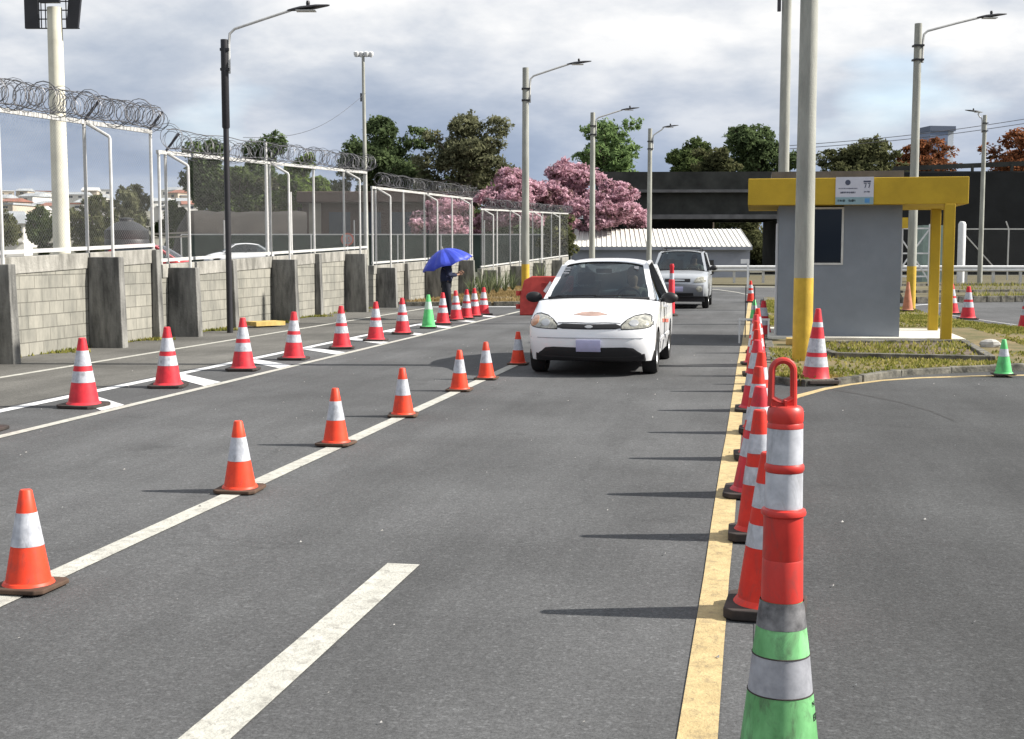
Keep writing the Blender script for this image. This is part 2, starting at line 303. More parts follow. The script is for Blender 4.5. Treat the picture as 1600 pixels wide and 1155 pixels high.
LEAF = dict(
 dark=leaf_mat('leaf_dark', (0.046, 0.066, 0.032), (0.10, 0.138, 0.064), (0.19, 0.25, 0.115)),
 mid=leaf_mat('leaf_mid', (0.040, 0.062, 0.026), (0.085, 0.115, 0.045), (0.15, 0.19, 0.075)),
 olive=leaf_mat('leaf_olive', (0.050, 0.058, 0.028), (0.11, 0.118, 0.058), (0.20, 0.20, 0.10)),
 brown=leaf_mat('leaf_brown', (0.080, 0.086, 0.050), (0.165, 0.172, 0.10), (0.28, 0.28, 0.17)),
 bright=leaf_mat('leaf_bright', (0.060, 0.095, 0.025), (0.12, 0.18, 0.04), (0.20, 0.27, 0.07)),
 pale=leaf_mat('leaf_pale', (0.09, 0.14, 0.06), (0.17, 0.25, 0.10), (0.27, 0.36, 0.15)),
 pink=leaf_mat('leaf_pink', (0.11, 0.075, 0.055), (0.50, 0.30, 0.36), (0.85, 0.62, 0.70), s=1.6),
 orange=leaf_mat('leaf_orange', (0.07, 0.045, 0.022), (0.22, 0.09, 0.045), (0.36, 0.15, 0.07)),
 plant=leaf_mat('leaf_plant', (0.05, 0.07, 0.04), (0.12, 0.15, 0.08), (0.30, 0.32, 0.20)),
 grass=leaf_mat('leaf_grass', (0.10, 0.12, 0.025), (0.22, 0.22, 0.055), (0.42, 0.36, 0.14), s=1.5),
 grassdry=leaf_mat('leaf_grassdry', (0.15, 0.11, 0.05), (0.26, 0.19, 0.09), (0.38, 0.29, 0.15), s=1.5),
)

# ------------------------------------------------------------------ mesh helpers
def link(o, parent=None):
    C.objects.link(o)
    if parent is not None: o.parent = parent
    return o
def tag(o, label=None, cat=None, group=None, kind=None):
    if label: o['label'] = label
    if cat: o['category'] = cat
    if group: o['group'] = group
    if kind: o['kind'] = kind
    return o
def empty(name, loc=(0, 0, 0), rz=0, label=None, cat=None, group=None):
    o = bpy.data.objects.new(name, None); o.location = loc; o.rotation_euler = (0, 0, rz); o.empty_display_size = 0.2
    C.objects.link(o); return tag(o, label, cat, group)
class MB:
    def __init__(s): s.v = []; s.f = []; s.m = []; s.cur = 0
    def add(s, vs, fs):
        b = len(s.v); s.v += [tuple(p) for p in vs]; s.f += [tuple(i+b for i in f) for f in fs]; s.m += [s.cur]*len(fs); return s
    def box(s, x0, x1, y0, y1, z0, z1):
        return s.add([(x0, y0, z0), (x1, y0, z0), (x1, y1, z0), (x0, y1, z0), (x0, y0, z1), (x1, y0, z1), (x1, y1, z1), (x0, y1, z1)],
              [(0, 3, 2, 1), (4, 5, 6, 7), (0, 1, 5, 4), (1, 2, 6, 5), (2, 3, 7, 6), (3, 0, 4, 7)])
    def bar(s, a, b, wx, wz=None, up=(0, 0, 1)):
        a = Vector(a); b = Vector(b); wz = wz or wx; d = (b-a).normalized(); u = Vector(up)
        if abs(d.dot(u)) > 0.95: u = Vector((0, 1, 0))
        r = d.cross(u).normalized()*wx/2; u2 = r.cross(d).normalized()*wz/2
        vs = [a-r-u2, a+r-u2, a+r+u2, a-r+u2, b-r-u2, b+r-u2, b+r+u2, b-r+u2]
        return s.add(vs, [(0, 1, 2, 3), (7, 6, 5, 4), (0, 4, 5, 1), (1, 5, 6, 2), (2, 6, 7, 3), (3, 7, 4, 0)])
    def tube(s, pts, r, n=8, caps=True):
        pts = [Vector(p) for p in pts]; rs = r if isinstance(r, (list, tuple)) else [r]*len(pts); vs = []; prev = None
        for i, p in enumerate(pts):
            d = (pts[min(i+1, len(pts)-1)]-pts[max(i-1, 0)])
            d = d.normalized() if d.length > 1e-9 else Vector((0, 0, 1))
            if prev is None:
                a = Vector((0, 0, 1)) if abs(d.z) < 0.9 else Vector((1, 0, 0)); x = d.cross(a).normalized()
            else: x = (prev-d*prev.dot(d)); x = x.normalized() if x.length > 1e-6 else d.orthogonal().normalized()
            prev = x; y = d.cross(x)
            for k in range(n):
                t = 2*PI*k/n; vs.append(p+(x*math.cos(t)+y*math.sin(t))*rs[i])
        fs = [(i*n+k, i*n+(k+1) % n, (i+1)*n+(k+1) % n, (i+1)*n+k) for i in range(len(pts)-1) for k in range(n)]
        if caps: fs += [tuple(range(n-1, -1, -1)), tuple((len(pts)-1)*n+k for k in range(n))]
        return s.add(vs, fs)
    def lathe(s, prof, n=24, c=(0, 0, 0), capb=True, capt=True):
        vs = [(c[0]+r*math.cos(2*PI*k/n), c[1]+r*math.sin(2*PI*k/n), c[2]+z) for r, z in prof for k in range(n)]
        fs = [(i*n+k, i*n+(k+1) % n, (i+1)*n+(k+1) % n, (i+1)*n+k) for i in range(len(prof)-1) for k in range(n)]
        if capb: fs.append(tuple(range(n-1, -1, -1)))
        if capt: fs.append(tuple((len(prof)-1)*n+k for k in range(n)))
        return s.add(vs, fs)
    def prism(s, poly, z0, z1):
        n = len(poly); vs = [(x, y, z0) for x, y in poly]+[(x, y, z1) for x, y in poly]
        return s.add(vs, [tuple(range(n-1, -1, -1)), tuple(range(n, 2*n))]+[(i, (i+1) % n, (i+1) % n+n, i+n) for i in range(n)])
    def grid(s, P):
        nr = len(P); nc = len(P[0]); vs = [p for r in P for p in r]
        return s.add(vs, [(i*nc+j, i*nc+j+1, (i+1)*nc+j+1, (i+1)*nc+j) for i in range(nr-1) for j in range(nc-1)])
    def ball(s, c, r, n=12, m=8):
        rx, ry, rz = r if isinstance(r, (list, tuple)) else (r, r, r)
        prof = [(math.sin(PI*i/m), -math.cos(PI*i/m)) for i in range(m+1)]
        vs = [(c[0]+rx*a*math.cos(2*PI*k/n), c[1]+ry*a*math.sin(2*PI*k/n), c[2]+rz*b) for a, b in prof for k in range(n)]
        return s.add(vs, [(i*n+k, i*n+(k+1) % n, (i+1)*n+(k+1) % n, (i+1)*n+k) for i in range(m) for k in range(n)])
    def build(s, name, material, parent=None, smooth=False, bevel=0, weld=False):
        me = bpy.data.meshes.new(name); me.from_pydata(s.v, [], s.f)
        ms = material if isinstance(material, (list, tuple)) else [material]
        for m_ in ms: me.materials.append(m_)
        if len(ms) > 1: me.polygons.foreach_set('material_index', s.m)
        me.update(); o = bpy.data.objects.new(name, me); link(o, parent)
        if weld:
            import bmesh; bm = bmesh.new(); bm.from_mesh(me); bmesh.ops.remove_doubles(bm, verts=bm.verts, dist=1e-4)
            bmesh.ops.recalc_face_normals(bm, faces=bm.faces); bm.to_mesh(me); bm.free()
        if smooth:
            me.shade_smooth()
            try: me.set_sharp_from_angle(angle=math.radians(smooth if smooth is not True else 40))
            except Exception: pass
        if bevel:
            b = o.modifiers.new('bevel', 'BEVEL'); b.width = bevel; b.segments = 2; b.limit_method = 'ANGLE'
        return o
def copy_tree(o, parent=None):
    c = o.copy(); C.objects.link(c); c.parent = parent
    for ch in [x for x in ALLCH.get(o.name, [])]: copy_tree(ch, c)
    return c
ALLCH = {}
def index_children():
    ALLCH.clear()
    for o in C.objects:
        if o.parent is not None: ALLCH.setdefault(o.parent.name, []).append(o)
def struct(o, label=None): o['kind'] = 'structure'; return o
def sheet(name, pts, z, m):
    return struct(MB().add([(p[0], p[1], z) for p in pts], [tuple(range(len(pts)))]).build(name, m))

# ================================================================== GROUND
def gh(x, y):
    h = 0.0
    if x < -12.5: h += min(1, (-12.5-x)/6)*0.45
    d = math.hypot(x, y)
    if d > 230 and x < 0: h += min(1, (d-230)/700)*36*min(1, max(0, (-x/d-0.25)/0.22))
    return h
xs = sorted(set([-2500, -1800, -1300, -1000, -800, -650, -520, -430, -360, -300, -250, -210, -170, -130, -90, -60, -40, -25, -18.5, -15, -12.5, -11.3, 0, 12, 30, 60, 120, 300, 800, 2500]))
ys = [-200, -60, -20, 0, 10, 20, 30, 40, 60, 80, 100, 140, 190, 230, 270, 320, 380, 450, 530, 620, 720, 840, 1000, 1300, 1800, 3000]
struct(MB().grid([[(x, y, gh(x, y)-0.006) for x in xs] for y in ys]).build('ground', M['hill']))
rd = [(-11.2, -8), (14, -8), (22, 12), (26, 60), (-3, 62), (-7.0, 60), (-7.0, 39), (-11.2, 39)]
sheet('road', rd, 0.0, ASPH)
sheet('parking_strip', [(-11.0, -8), (-7.5, -8), (-7.5, 36), (-11.0, 36)], 0.0025, ASPH_OLD)
sheet('side_lane', [(0.02, -8), (13.5, -8), (20, 10), (20, 18), (0.3, 18), (0.02, 14)], 0.0025, ASPH_NEW)
sheet('side_street', [(-60, 10), (-13.5, 10), (-13.5, 100), (-60, 100)], 0.462, ASPH_OLD)
CO = math.cos(PSI)
def strip(name, x0, x1, y0, y1, m, z=0.005):
    nY = max(2, int((y1-y0)/1.2)); P = [[(x0+random.uniform(-.004, .004), y0+(y1-y0)*i/nY, z), (x1+random.uniform(-.004, .004), y0+(y1-y0)*i/nY, z)] for i in range(nY+1)]
    return struct(MB().grid(P).build(name, m))
strip('centre_line', -3.37, -3.24, 0, 17.6, M['cream_line'])
d0 = gnd(620, 884).y
strip('lane_dash', -1.79, -1.625, 0.5, 6.10, M['cream_line'])
strip('edge_line_yellow', -.222, -.094, 0, 22, M['yellow_line'])
strip('edge_line_yellow', -.20, -.09, 22, 47, M['yellow_line'])
strip('edge_line_cream', -6.36, -6.25, 0, 34.5, M['cream_line'])
strip('bay_line_white', -7.42, -7.27, 0, 34.5, M['bright_line'])
strip('bay_line_outer', -9.40, -9.29, 0, 36.6, M['cream_line'])
sheet('bay_line_end', [(-9.4, 36.7), (-6.3, 37.6), (-6.3, 37.9), (-9.4, 37.0)], 0.005, M['bright_line'])
for k in range(9):
    y = 10.0+2.43*k-0.15
    y = gnd(166, 638).y + 2.43*k
    sheet('hatch_mark', [(-6.37, y-.22), (-6.37, y+.26), (-7.26, y+1.15), (-7.26, y+.75)], 0.0055, M['bright_line'])
# curved yellow line at the island on the right
yl = [gnd(a, b) for a, b in ((1222, 634), (1250, 621), (1290, 609.5), (1330, 602), (1380, 595.5), (1440, 591.5), (1520, 589), (1620, 587))]
P = [[(p.x, p.y-0.03, 0.005), (p.x-0.01, p.y+0.12 if i > 2 else p.y+0.2, 0.005)] for i, p in enumerate(yl)]
P[0][1] = (P[0][0][0]-.10, P[0][0][1]+.06, 0.005); P[1][1] = (P[1][0][0]-.08, P[1][0][1]+.13, 0.005)
struct(MB().grid(P).build('island_line', M['yellow_line']))
# far yellow line and crossing road marks
fl = [gnd(a, b) for a, b in ((1090, 452), (1120, 453), (1150, 457), (1172, 462))]
struct(MB().grid([[(p.x, p.y, .005), (p.x, p.y+.6, .005)] for p in fl]).build('far_line', M['cream_line']))
fl = [gnd(a, b) for a, b in ((1480, 492), (1530, 500), (1600, 510), (1640, 516))]
struct(MB().grid([[(p.x, p.y, .005), (p.x, p.y+.25, .005)] for p in fl]).build('lane_line', M['bright_line']))
fl = [gnd(a, b) for a, b in ((1425, 478), (1500, 473), (1600, 470), (1660, 469))]
struct(MB().grid([[(p.x, p.y, .005), (p.x, p.y+.35, .005)] for p in fl]).build('lane_line_far', M['bright_line']))

tm = [gnd(a, b) for a, b in ((1290, 607), (1340, 616), (1400, 628), (1450, 642), (1490, 658))]
struct(MB().grid([[(p.x, p.y-.05, .004), (p.x+.02, p.y+.06, .004)] for p in tm]).build('tyre_mark', mat('tyre_mark', (0.038, 0.038, 0.039), .9, .3, 9)))
# island with booth: grass top, kerb ring
isl_px = [(1206, 597), (1250, 604), (1300, 602), (1340, 597), (1400, 588), (1480, 583), (1560, 580), (1680, 576)]
isl = [gnd(a, b, 0.0) for a, b in isl_px]
back = [gnd(a, b, 0.0) for a, b in ((1700, 530), (1600, 519), (1540, 512), (1490, 505), (1450, 496), (1425, 487), (1330, 478), (1240, 470), (1196, 468))]
poly = [(p.x, p.y) for p in isl]+[(p.x, p.y) for p in back]
struct(MB().prism(poly, -0.05, 0.085).build('grass_island', M['grass']))
kb = MB(); n_ = len(poly)
for i in range(n_):
    a = Vector((*poly[i], 0)); b = Vector((*poly[(i+1) % n_], 0)); L_ = (b-a).length; d = (b-a).normalized(); k = max(1, int(L_/0.9))
    if i == len(isl)-1: continue
    for j in range(k):
        q0 = a+d*(L_*j/k+0.012); q1 = a+d*(L_*(j+1)/k-0.012); o_ = Vector((random.uniform(-.012, .012), random.uniform(-.012, .012), random.uniform(-.01, .01)))
        kb.bar(q0+o_+Vector((0, 0, .03)), q1+o_+Vector((0, 0, .03)), 0.13, 0.12)
struct(kb.build('kerb', M['kerb'], bevel=0.012))
# verge at the end of the bays, behind the person
vg = [(-10.6, 37.3), (-6.9, 38.4), (-6.7, 39.5), (-6.0, 62), (-10.7, 62)]
struct(MB().prism(vg, -.05, 0.10).build('verge', M['grassdry']))
kb = MB()
for i in range(2):
    a = Vector((*vg[i], .06)); b = Vector((*vg[i+1], .06)); k = max(1, int((b-a).length/.9))
    for j in range(k): kb.bar(a.lerp(b, j/k+.01), a.lerp(b, (j+1)/k-.01), .13, .14)
a = Vector((-6.7, 39.5, .06)); b = Vector((-6.0, 62, .06))
for j in range(24): kb.bar(a.lerp(b, j/24+.001), a.lerp(b, (j+1)/24-.001), .13, .14)
struct(kb.build('verge_kerb', M['kerb'], bevel=0.012))
# far strips right: kerbed grass beyond the second lane
for nm, pts, hh in (('far_verge', ((1410, 468), (1500, 466), (1600, 464), (1720, 466), (1720, 452), (1500, 446), (1400, 449)), 0.1),
                    ('far_verge', ((1112, 446), (1212, 447), (1240, 452), (1400, 449), (1500, 446), (1720, 445), (1720, 432), (1000, 432), (1000, 440)), 0.06)):
    q = [gnd(a, b) for a, b in pts]
    struct(MB().prism([(p.x, p.y) for p in q], -.05, hh).build(nm, M['vergemix']))

for yy, d_ in ((469, 0), (458, 0), (447, 0)):
    kb = MB()
    for i in range(14):
        a = gnd(1408+i*22, yy-i*.25, .1); b = gnd(1408+(i+.93)*22, yy-(i+.93)*.25, .1); kb.bar(a, b, .18, .2)
    struct(kb.build('kerb', M['kerb'], bevel=.01))
# grass blades: tufts as one stuff object
def tufts(name, region, n, h, m, z=0.1, label='short grass', inside=None):
    V = []; Fc = []; tone = []
    x0, x1, y0, y1 = region; k = 0; tries = 0
    while k < n and tries < n*8:
        tries += 1
        x = random.uniform(x0, x1); y = random.uniform(y0, y1)
        if not inside(x, y): continue
        if (math.sin(x*1.7+y*.9)+math.sin(x*.6-y*1.3+2)) < random.uniform(-2.0, 1.0): continue
        hh = h*random.uniform(.5, 1.4); a = random.uniform(0, PI); ww = random.uniform(.012, .03); dx = math.cos(a)*ww; dy = math.sin(a)*ww
        lx, ly = random.uniform(-.5, .5)*hh, random.uniform(-.5, .5)*hh; b = len(V)
        V += [(x-dx, y-dy, z), (x+dx, y+dy, z), (x+lx, y+ly, z+hh)]; Fc.append((b, b+1, b+2)); tone.append(random.random()); k += 1
    me = bpy.data.meshes.new(name); me.from_pydata(V, [], Fc); me.materials.append(m)
    at_ = me.attributes.new('tone', 'FLOAT', 'FACE'); at_.data.foreach_set('value', tone)
    o = bpy.data.objects.new(name, me); link(o); o['kind'] = 'stuff'; o['label'] = label; return o
def inpoly(pl):
    def f(x, y):
        c = False; n = len(pl)
        for i in range(n):
            (x1, y1), (x2, y2) = pl[i], pl[(i+1) % n]
            if (y1 > y) != (y2 > y) and x < (x2-x1)*(y-y1)/(y2-y1)+x1: c = not c
        return c
    return f
_ip = inpoly(poly); _iv = inpoly(vg)
def ingrass(x, y):
    if 0.1 < x < 4.3 and 20.3 < y < 27: return False
    return _ip(x, y)
tufts('grass', (0, 8, 15, 42), 34000, .038, LEAF['grass'], .085, 'yellow green grass on the island round the booth', ingrass)
tufts('verge_grass', (6, 40, 42, 75), 6000, .16, LEAF['grass'], .1, 'rough grass on the far verge at the right', lambda x, y: x > 7+.10*(y-42) and 43 < y < 66 and math.sin(y*.8+x*.15) > 0)
tufts('dry_grass', (-11, -5.9, 37, 60), 14000, .07, LEAF['grassdry'], .1, 'dry brown grass along the block wall', _iv)

# ================================================================== WALLS WITH BUTTRESSES, FENCE, RAZOR WIRE
XW = -10.9      # wall face
def Yat(px, X): return onX(px, 398, X).y
def wall_section(idx, Y0, Y1, rb, rt, zb, zt, butts, posts, braces, labels, coil, drop):
    """rb/rt: bottom and top rail heights at both ends; butts: (Y, depth, top)"""
    def lin(a, Y): return a[0]+(a[1]-a[0])*(Y-Y0)/(Y1-Y0)
    w_ = empty('block_wall', (XW, Y0, 0), 0, labels[0], 'wall', 'block wall sections under the fence')
    def lo(mb, name, m, parent, **k):
        mb.v = [(x-parent.location.x, y-parent.location.y, z-parent.location.z) for x, y, z in mb.v]; return mb.build(name, m, parent, **k)
    edges = [Y0]+[b[0] for b in butts if b[0] > Y0+.3]+[Y1]
    for i in range(len(edges)-1):
        a, b = edges[i], edges[i+1]
        if b-a < .2: continue
        za, zb_ = lin(rb, a)-.33, lin(rb, b)-.33
        q = MB().add([(XW-.15, a, -.1), (XW, a, -.1), (XW, b, -.1), (XW-.15, b, -.1), (XW-.15, a, za), (XW, a, za), (XW, b, zb_), (XW-.15, b, zb_)],
              [(0, 3, 2, 1), (4, 5, 6, 7), (0, 1, 5, 4), (1, 2, 6, 5), (2, 3, 7, 6), (3, 0, 4, 7)])
        lo(q, 'wall_panel', BLOCK, w_)
    q = MB(); a, b = Y0+.01, Y1-.01
    q.add([(XW-.17, a, lin(rb, a)-.33), (XW+.02, a, lin(rb, a)-.33), (XW+.02, b, lin(rb, b)-.33), (XW-.17, b, lin(rb, b)-.33),
           (XW-.17, a, lin(rb, a)-.075), (XW+.02, a, lin(rb, a)-.075), (XW+.02, b, lin(rb, b)-.075), (XW-.17, b, lin(rb, b)-.075)],
          [(0, 3, 2, 1), (4, 5, 6, 7), (0, 1, 5, 4), (1, 2, 6, 5), (2, 3, 7, 6), (3, 0, 4, 7)])
    lo(q, 'cap_beam', M['cap'], w_, bevel=.01)
    for (Y, dp, ins) in butts:
        zt_ = lin(rb, Y)-.085-(.06 if dp > .4 else 0)
        q = MB().add([(XW+.002, Y-.1, -.05), (XW+dp+.03, Y-.1, -.05), (XW+dp+.03, Y+.1, -.05), (XW+.002, Y+.1, -.05),
                      (XW+.022, Y-.09, zt_), (XW+dp-.01, Y-.09, zt_), (XW+dp-.01, Y+.09, zt_), (XW+.022, Y+.09, zt_)],
              [(0, 3, 2, 1), (4, 5, 6, 7), (0, 1, 5, 4), (1, 2, 6, 5), (2, 3, 7, 6), (3, 0, 4, 7)])
        lo(q, 'buttress', M['butt'], w_, bevel=.012)
    XF = XW-.03
    f_ = empty('chain_link_fence', (XF, Y0, rb[0]), 0, labels[1], 'fence', 'chain link fence sections on the wall')
    lo(MB().bar((XF, Y0, rb[0]), (XF, Y1, rb[1]), .055, .06), 'bottom_rail', M['galv'], f_)
    lo(MB().bar((XF, Y0, rt[0]), (XF, Y1, rt[1]), .055, .07), 'top_rail', M['galv'], f_)
    for Y in posts:
        q = MB().tube([(XF, Y, lin(rb, Y)-.10), (XF, Y, lin(rt, Y)+.02)], .03, 8); lo(q, 'post', M['galv'], f_, smooth=True)
    for Y in braces:
        zt2 = lin(rt, Y)-.24
        q = MB().tube([(XF, Y+.03, lin(rt, Y)), (XF+.425, Y+.03, zt2), (XF+.44, Y+.03, zt2-.03), (XF+.44, Y+.03, lin(rb, Y)-.145)], .027, 8); lo(q, 'brace', M['galv'], f_, smooth=True)
    q = MB().add([(XF+.012, Y0, rb[0]), (XF+.012, Y1, rb[1]), (XF+.012, Y1, rt[1]), (XF+.012, Y0, rt[0])], [(0, 1, 2, 3)])
    lo(q, 'wire_mesh', CHAIN, f_)
    # razor wire coil
    r = .185 if idx < 3 else .15; q = MB(); pts = []; Lc = Y1-Y0; loops = int(Lc/coil); ns = 14
    r_ = empty('razor_wire', (XF, Y0, rt[0]), 0, labels[2], 'razor wire', 'razor wire coils on the fence top')
    ph = random.uniform(0, 6)
    for strand in range(2):
        pts = []
        for i in range(loops*ns+1):
            t = i/(loops*ns); a = 2*PI*i/ns*(1 if strand == 0 else -1)+strand*2; Y = Y0+t*Lc; wob = .03*math.sin(t*40+ph)+.02*math.sin(t*97+strand)
            rr = r+.045*math.sin(t*61+strand*2)+.03*math.sin(t*143+ph); sag = drop*math.sin(PI*min(1, t*2.2))*(1-t)
            pts.append((XF+.20+rr*math.cos(a), Y+.05*math.sin(a*.5+strand), lin(rt, Y)+.23-sag+wob+rr*math.sin(a)))
        q.tube(pts, .0058 if idx < 3 else .0042, 3, False)
    lo(q, 'coil', M['razor'], r_)
    q = MB()
    for zz in (.41, .06):
        q.tube([(XF+.2, Y0+Lc*i/30, lin(rt, Y0+Lc*i/30)+zz+.02*math.sin(i*1.3)) for i in range(31)], .009, 4)
    lo(q, 'strand', M['razor'], r_)
    for Y in braces+[Y1-.1]:
        q = MB().bar((XF, Y, lin(rt, Y)+.01), (XF+.29, Y, lin(rt, Y)+.35), .035, .035); lo(q, 'bracket', M['bracket'], r_)

OL = XW+.58; OS = XW+.10
s1e, s2s, s2e, s3s, s3e, s4s = Yat(243, XW), Yat(252, XW), Yat(575, XW), Yat(583, XW), Yat(739, XW), Yat(752, XW)
yA = Yat(-420, XW)
def zX(px, py): return onX(px, py, XW).z
LB = lambda px: Yat(px, OL)
SB = lambda px: Yat(px, OS)
wall_section(1, yA, s1e, (zX(-420, 415.6), zX(243, 383)), (zX(-420, 110.7), zX(243, 207)), 0, 0,
   [(LB(19)-2.9, .58, 0), (LB(19), .58, 0), (LB(190), .58, 0), (s1e-.1, .12, 0)], [LB(19)-2.9, LB(19), LB(190), s1e-.03], [LB(19)-2.9, LB(19), LB(190)],
   ['grey concrete block wall section with buttresses at the left edge of the photo', 'tall chain link fence section at the left edge, in front of the white mast', 'dense razor wire coil crossing the thick white mast at the left edge'], .13, 0)
wall_section(2, s2s, s2e, (zX(252, 407), zX(575, 386)), (zX(252, 238), zX(575, 270)), 0, 0,
   [(LB(309), .58, 0), (SB(365), .14, 0), (LB(463), .58, 0), (SB(499), .14, 0), (LB(572), .58, 0)], [s2s+.05, LB(309), SB(365), LB(463), SB(499), LB(572), s2e-.03], [LB(309), LB(463), LB(572)],
   ['block wall section behind the black lamp pole, second from the left', 'chain link fence section behind the black lamp pole', 'loose razor wire coil right beside the black lamp pole'], .26, .12)
wall_section(3, s3s, s3e, (zX(583, 411), zX(739, 399)), (zX(583, 293), zX(739, 311)), 0, 0,
   [(LB(619), .58, 0), (SB(637), .14, 0), (LB(691), .58, 0), (LB(741), .58, 0)], [s3s+.05, LB(619), SB(637), LB(691), SB(712), s3e-.03], [LB(619), LB(691), LB(741)],
   ['block wall section behind the person with the blue umbrella', 'chain link fence section above the blue umbrella', 'razor wire coil above the blue umbrella'], .24, 0)
y5 = Yat(888, XW)
bt = [s4s+.4+3.0*i for i in range(int((y5-s4s)/3.0))]
wall_section(4, s4s, y5, (zX(752, 417), zX(888, 399)), (zX(752, 327), zX(888, 334)), 0, 0,
   [(Y, .58 if i % 2 == 0 else .14, 0) for i, Y in enumerate(bt)], [Y for Y in bt], [Y for i, Y in enumerate(bt) if i % 2 == 0],
   ['farthest block wall section, beyond the spiky plants', 'farthest chain link fence section, ending at the pink trees', 'farthest razor wire coil, in front of the pink trees'], .30, 0)
tufts('wall_weeds', (XW, XW+.75, 10, 37), 2600, .05, LEAF['grass'], .005, 'thin weeds at the foot of the block wall', lambda x, y: x < XW+.06+.5*max(0, math.sin(y*2.1))**6)
# place of the shadow blob on first wall panel, nothing drawn
sp_ = onX(90, 507, XW)

# ================================================================== LAMP POSTS
def lamp_post(px, base_D, top_y, dia, label, arm=None, yellow=1.23, black=False, X=None, head=True, headdir=1):
    b = at(px, 398, base_D); zt = at(px, top_y, base_D).z
    o = empty('street_lamp' if arm else 'concrete_pole', (b.x, b.y, 0), PSI, label, 'street lamp' if arm else 'pole', 'street lamps along the road' if arm else None)
    r0, r1 = dia/2*1.06, dia/2*.80
    if black:
        zz = zt*.70
        MB().tube([(0, 0, 0), (0, 0, zz)], [.06, .055], 14).build('pole', M['lampblk'], o, smooth=True)
        MB().tube([(0, 0, zz), (0, 0, zz+.03), (0, 0, zt)], [.055, .075, .072], 14).build('pole_top', M['lampblk'], o, smooth=True)
    else:
        MB().tube([(0, 0, yellow if yellow else 0), (0, 0, zt)], [r0*.97, r1], 24).build('pole', M['pole'], o, smooth=True)
        if yellow: MB().tube([(0, 0, 0), (0, 0, yellow)], [r0, r0*.972], 24).build('painted_base', M['pole_y'], o, smooth=True)
    if arm:
        lx, lz, z0 = arm   # reach, rise, attach height below top
        s = headdir; rr = r1
        q = MB().tube([(s*(rr+.04), 0, zt-z0-.55), (s*(rr+.04), 0, zt-z0), (s*(rr+.06), 0, zt-z0+lz*.32), (s*(rr+.16), 0, zt-z0+lz*.46), (s*(rr+(lx-rr)*.5), 0, zt-z0+lz*.78), (s*(lx-.35), 0, zt-z0+lz)], .032 if not black else .026, 8)
        q.build('arm', M['galv'] if not black else M['galv'], o, smooth=True)
        for dz in (.12, .50): MB().box(-rr-.03, rr+.05, -rr-.02, rr+.02, zt-z0-dz, zt-z0-dz+.05).build('clamp', M['lampblk'], o)
        hx, hz_ = s*(lx-.42), zt-z0+lz-.01
        prof = [(0, .03, .02), (.12, .055, .035), (.25, .12, .045), (.55, .14, .04), (.78, .06, .02), (.82, .02, .012)]
        vs = []; n = 10
        for (t, wy, wz) in prof:
            for k in range(n):
                a = 2*PI*k/n; vs.append((hx+s*t, wy*math.cos(a), hz_+.10*t/.8+wz*math.sin(a)*(1.2 if math.sin(a) > 0 else .6)))
        fs = [(i*n+k, i*n+(k+1) % n, (i+1)*n+(k+1) % n, (i+1)*n+k) for i in range(len(prof)-1) for k in range(n)]+[tuple(range(n)), tuple((len(prof)-1)*n+k for k in range(n-1, -1, -1))]
        h = MB().add(vs, fs).build('lamp_head', M['lampblk'], o, smooth=True)
        MB().lathe([(.035, 0), (.04, .05), (.03, .09)], 10, (hx+s*.40, 0, hz_+.10)).build('photocell', M['lampblk'], o)
        MB().box(hx+s*.25-.08, hx+s*.25+.3, -.1, .1, hz_-.012, hz_+.005).build('lens', M['frame'], o)
    return o
lamp_post(357, 25.4, 62, .12, 'black street lamp pole standing against the block wall', (1.66, .66, .10), black=True)
lamp_post(821, 43.5, 106, .26, 'nearest concrete street lamp left of the white car, yellow base behind the red barrier', (1.80, .72, .60))
lamp_post(925, 58, 176, .26, 'concrete street lamp rising right behind the roof of the white car', (1.68, .62, .50))
lamp_post(1014, 66, 201, .26, 'slimmest concrete street lamp, rising left of the silver car', (1.05, .62, .55))
lamp_post(1425, 35.6, 37, .245, 'concrete street lamp with yellow base right of the booth', (2.0, .66, .50))
lamp_post(1532, 64, 180, .24, 'far street lamp at the right, in front of the dark wall', (.60, .45, .30), yellow=0, headdir=-1)
lamp_post(1256.5, 17.75, -420, .26, 'thick concrete pole with yellow base in front of the booth', None)
o = lamp_post(1222, 28.5, -160, .24, 'concrete pole rising behind the booth roof, left of the thick pole', None)
MB().box(-.2, -.13, -.03, .03, at(1220, 18, 28.5).z, at(1220, -30, 28.5).z).build('bracket', M['bracket'], o)
# rock pedestal bits at thick pole
p = gnd(1228, 548); o = tag(MB().box(p.x, p.x+.5, p.y, p.y+.25, .09, .2).build('kerb_block', M['wood'], bevel=.01), 'short yellow painted kerb block beside the thick pole base', 'kerb block')

# floodlight mast (left)
b = at(97, 398, 60); zt = at(95, 12, 60).z
o = empty('floodlight_mast', (b.x, b.y, 0), PSI, 'thick white mast with dark floodlight panels at its top', 'floodlight mast')
MB().tube([(0, 0, 0), (0, 0, zt)], [.40, .33], 24).build('mast', M['mastwhite'], o, smooth=True)
for (x0, x1, slant) in ((-1.35, -.72, 0), (.55, 1.15, .25), (-.45, .45, 0)):
    q = MB(); za, zb = zt-.95, zt+1.6
    y_ = 0 if x0 != -.45 else -.55
    q.add([(x0, y_-.1, za if x0 != -.45 else zt+.1), (x1-slant*.3, y_-.1, za if x0 != -.45 else zt+.1), (x1+slant, y_-.1, zb), (x0+slant, y_-.1, zb), (x0, y_+.1, za if x0 != -.45 else zt+.1), (x1-slant*.3, y_+.1, za if x0 != -.45 else zt+.1), (x1+slant, y_+.1, zb), (x0+slant, y_+.1, zb)],
          [(0, 1, 2, 3), (7, 6, 5, 4), (0, 4, 5, 1), (1, 5, 6, 2), (2, 6, 7, 3), (3, 7, 4, 0)])
    q.build('floodlight_panel', M['lampblk'], o)
q = MB()
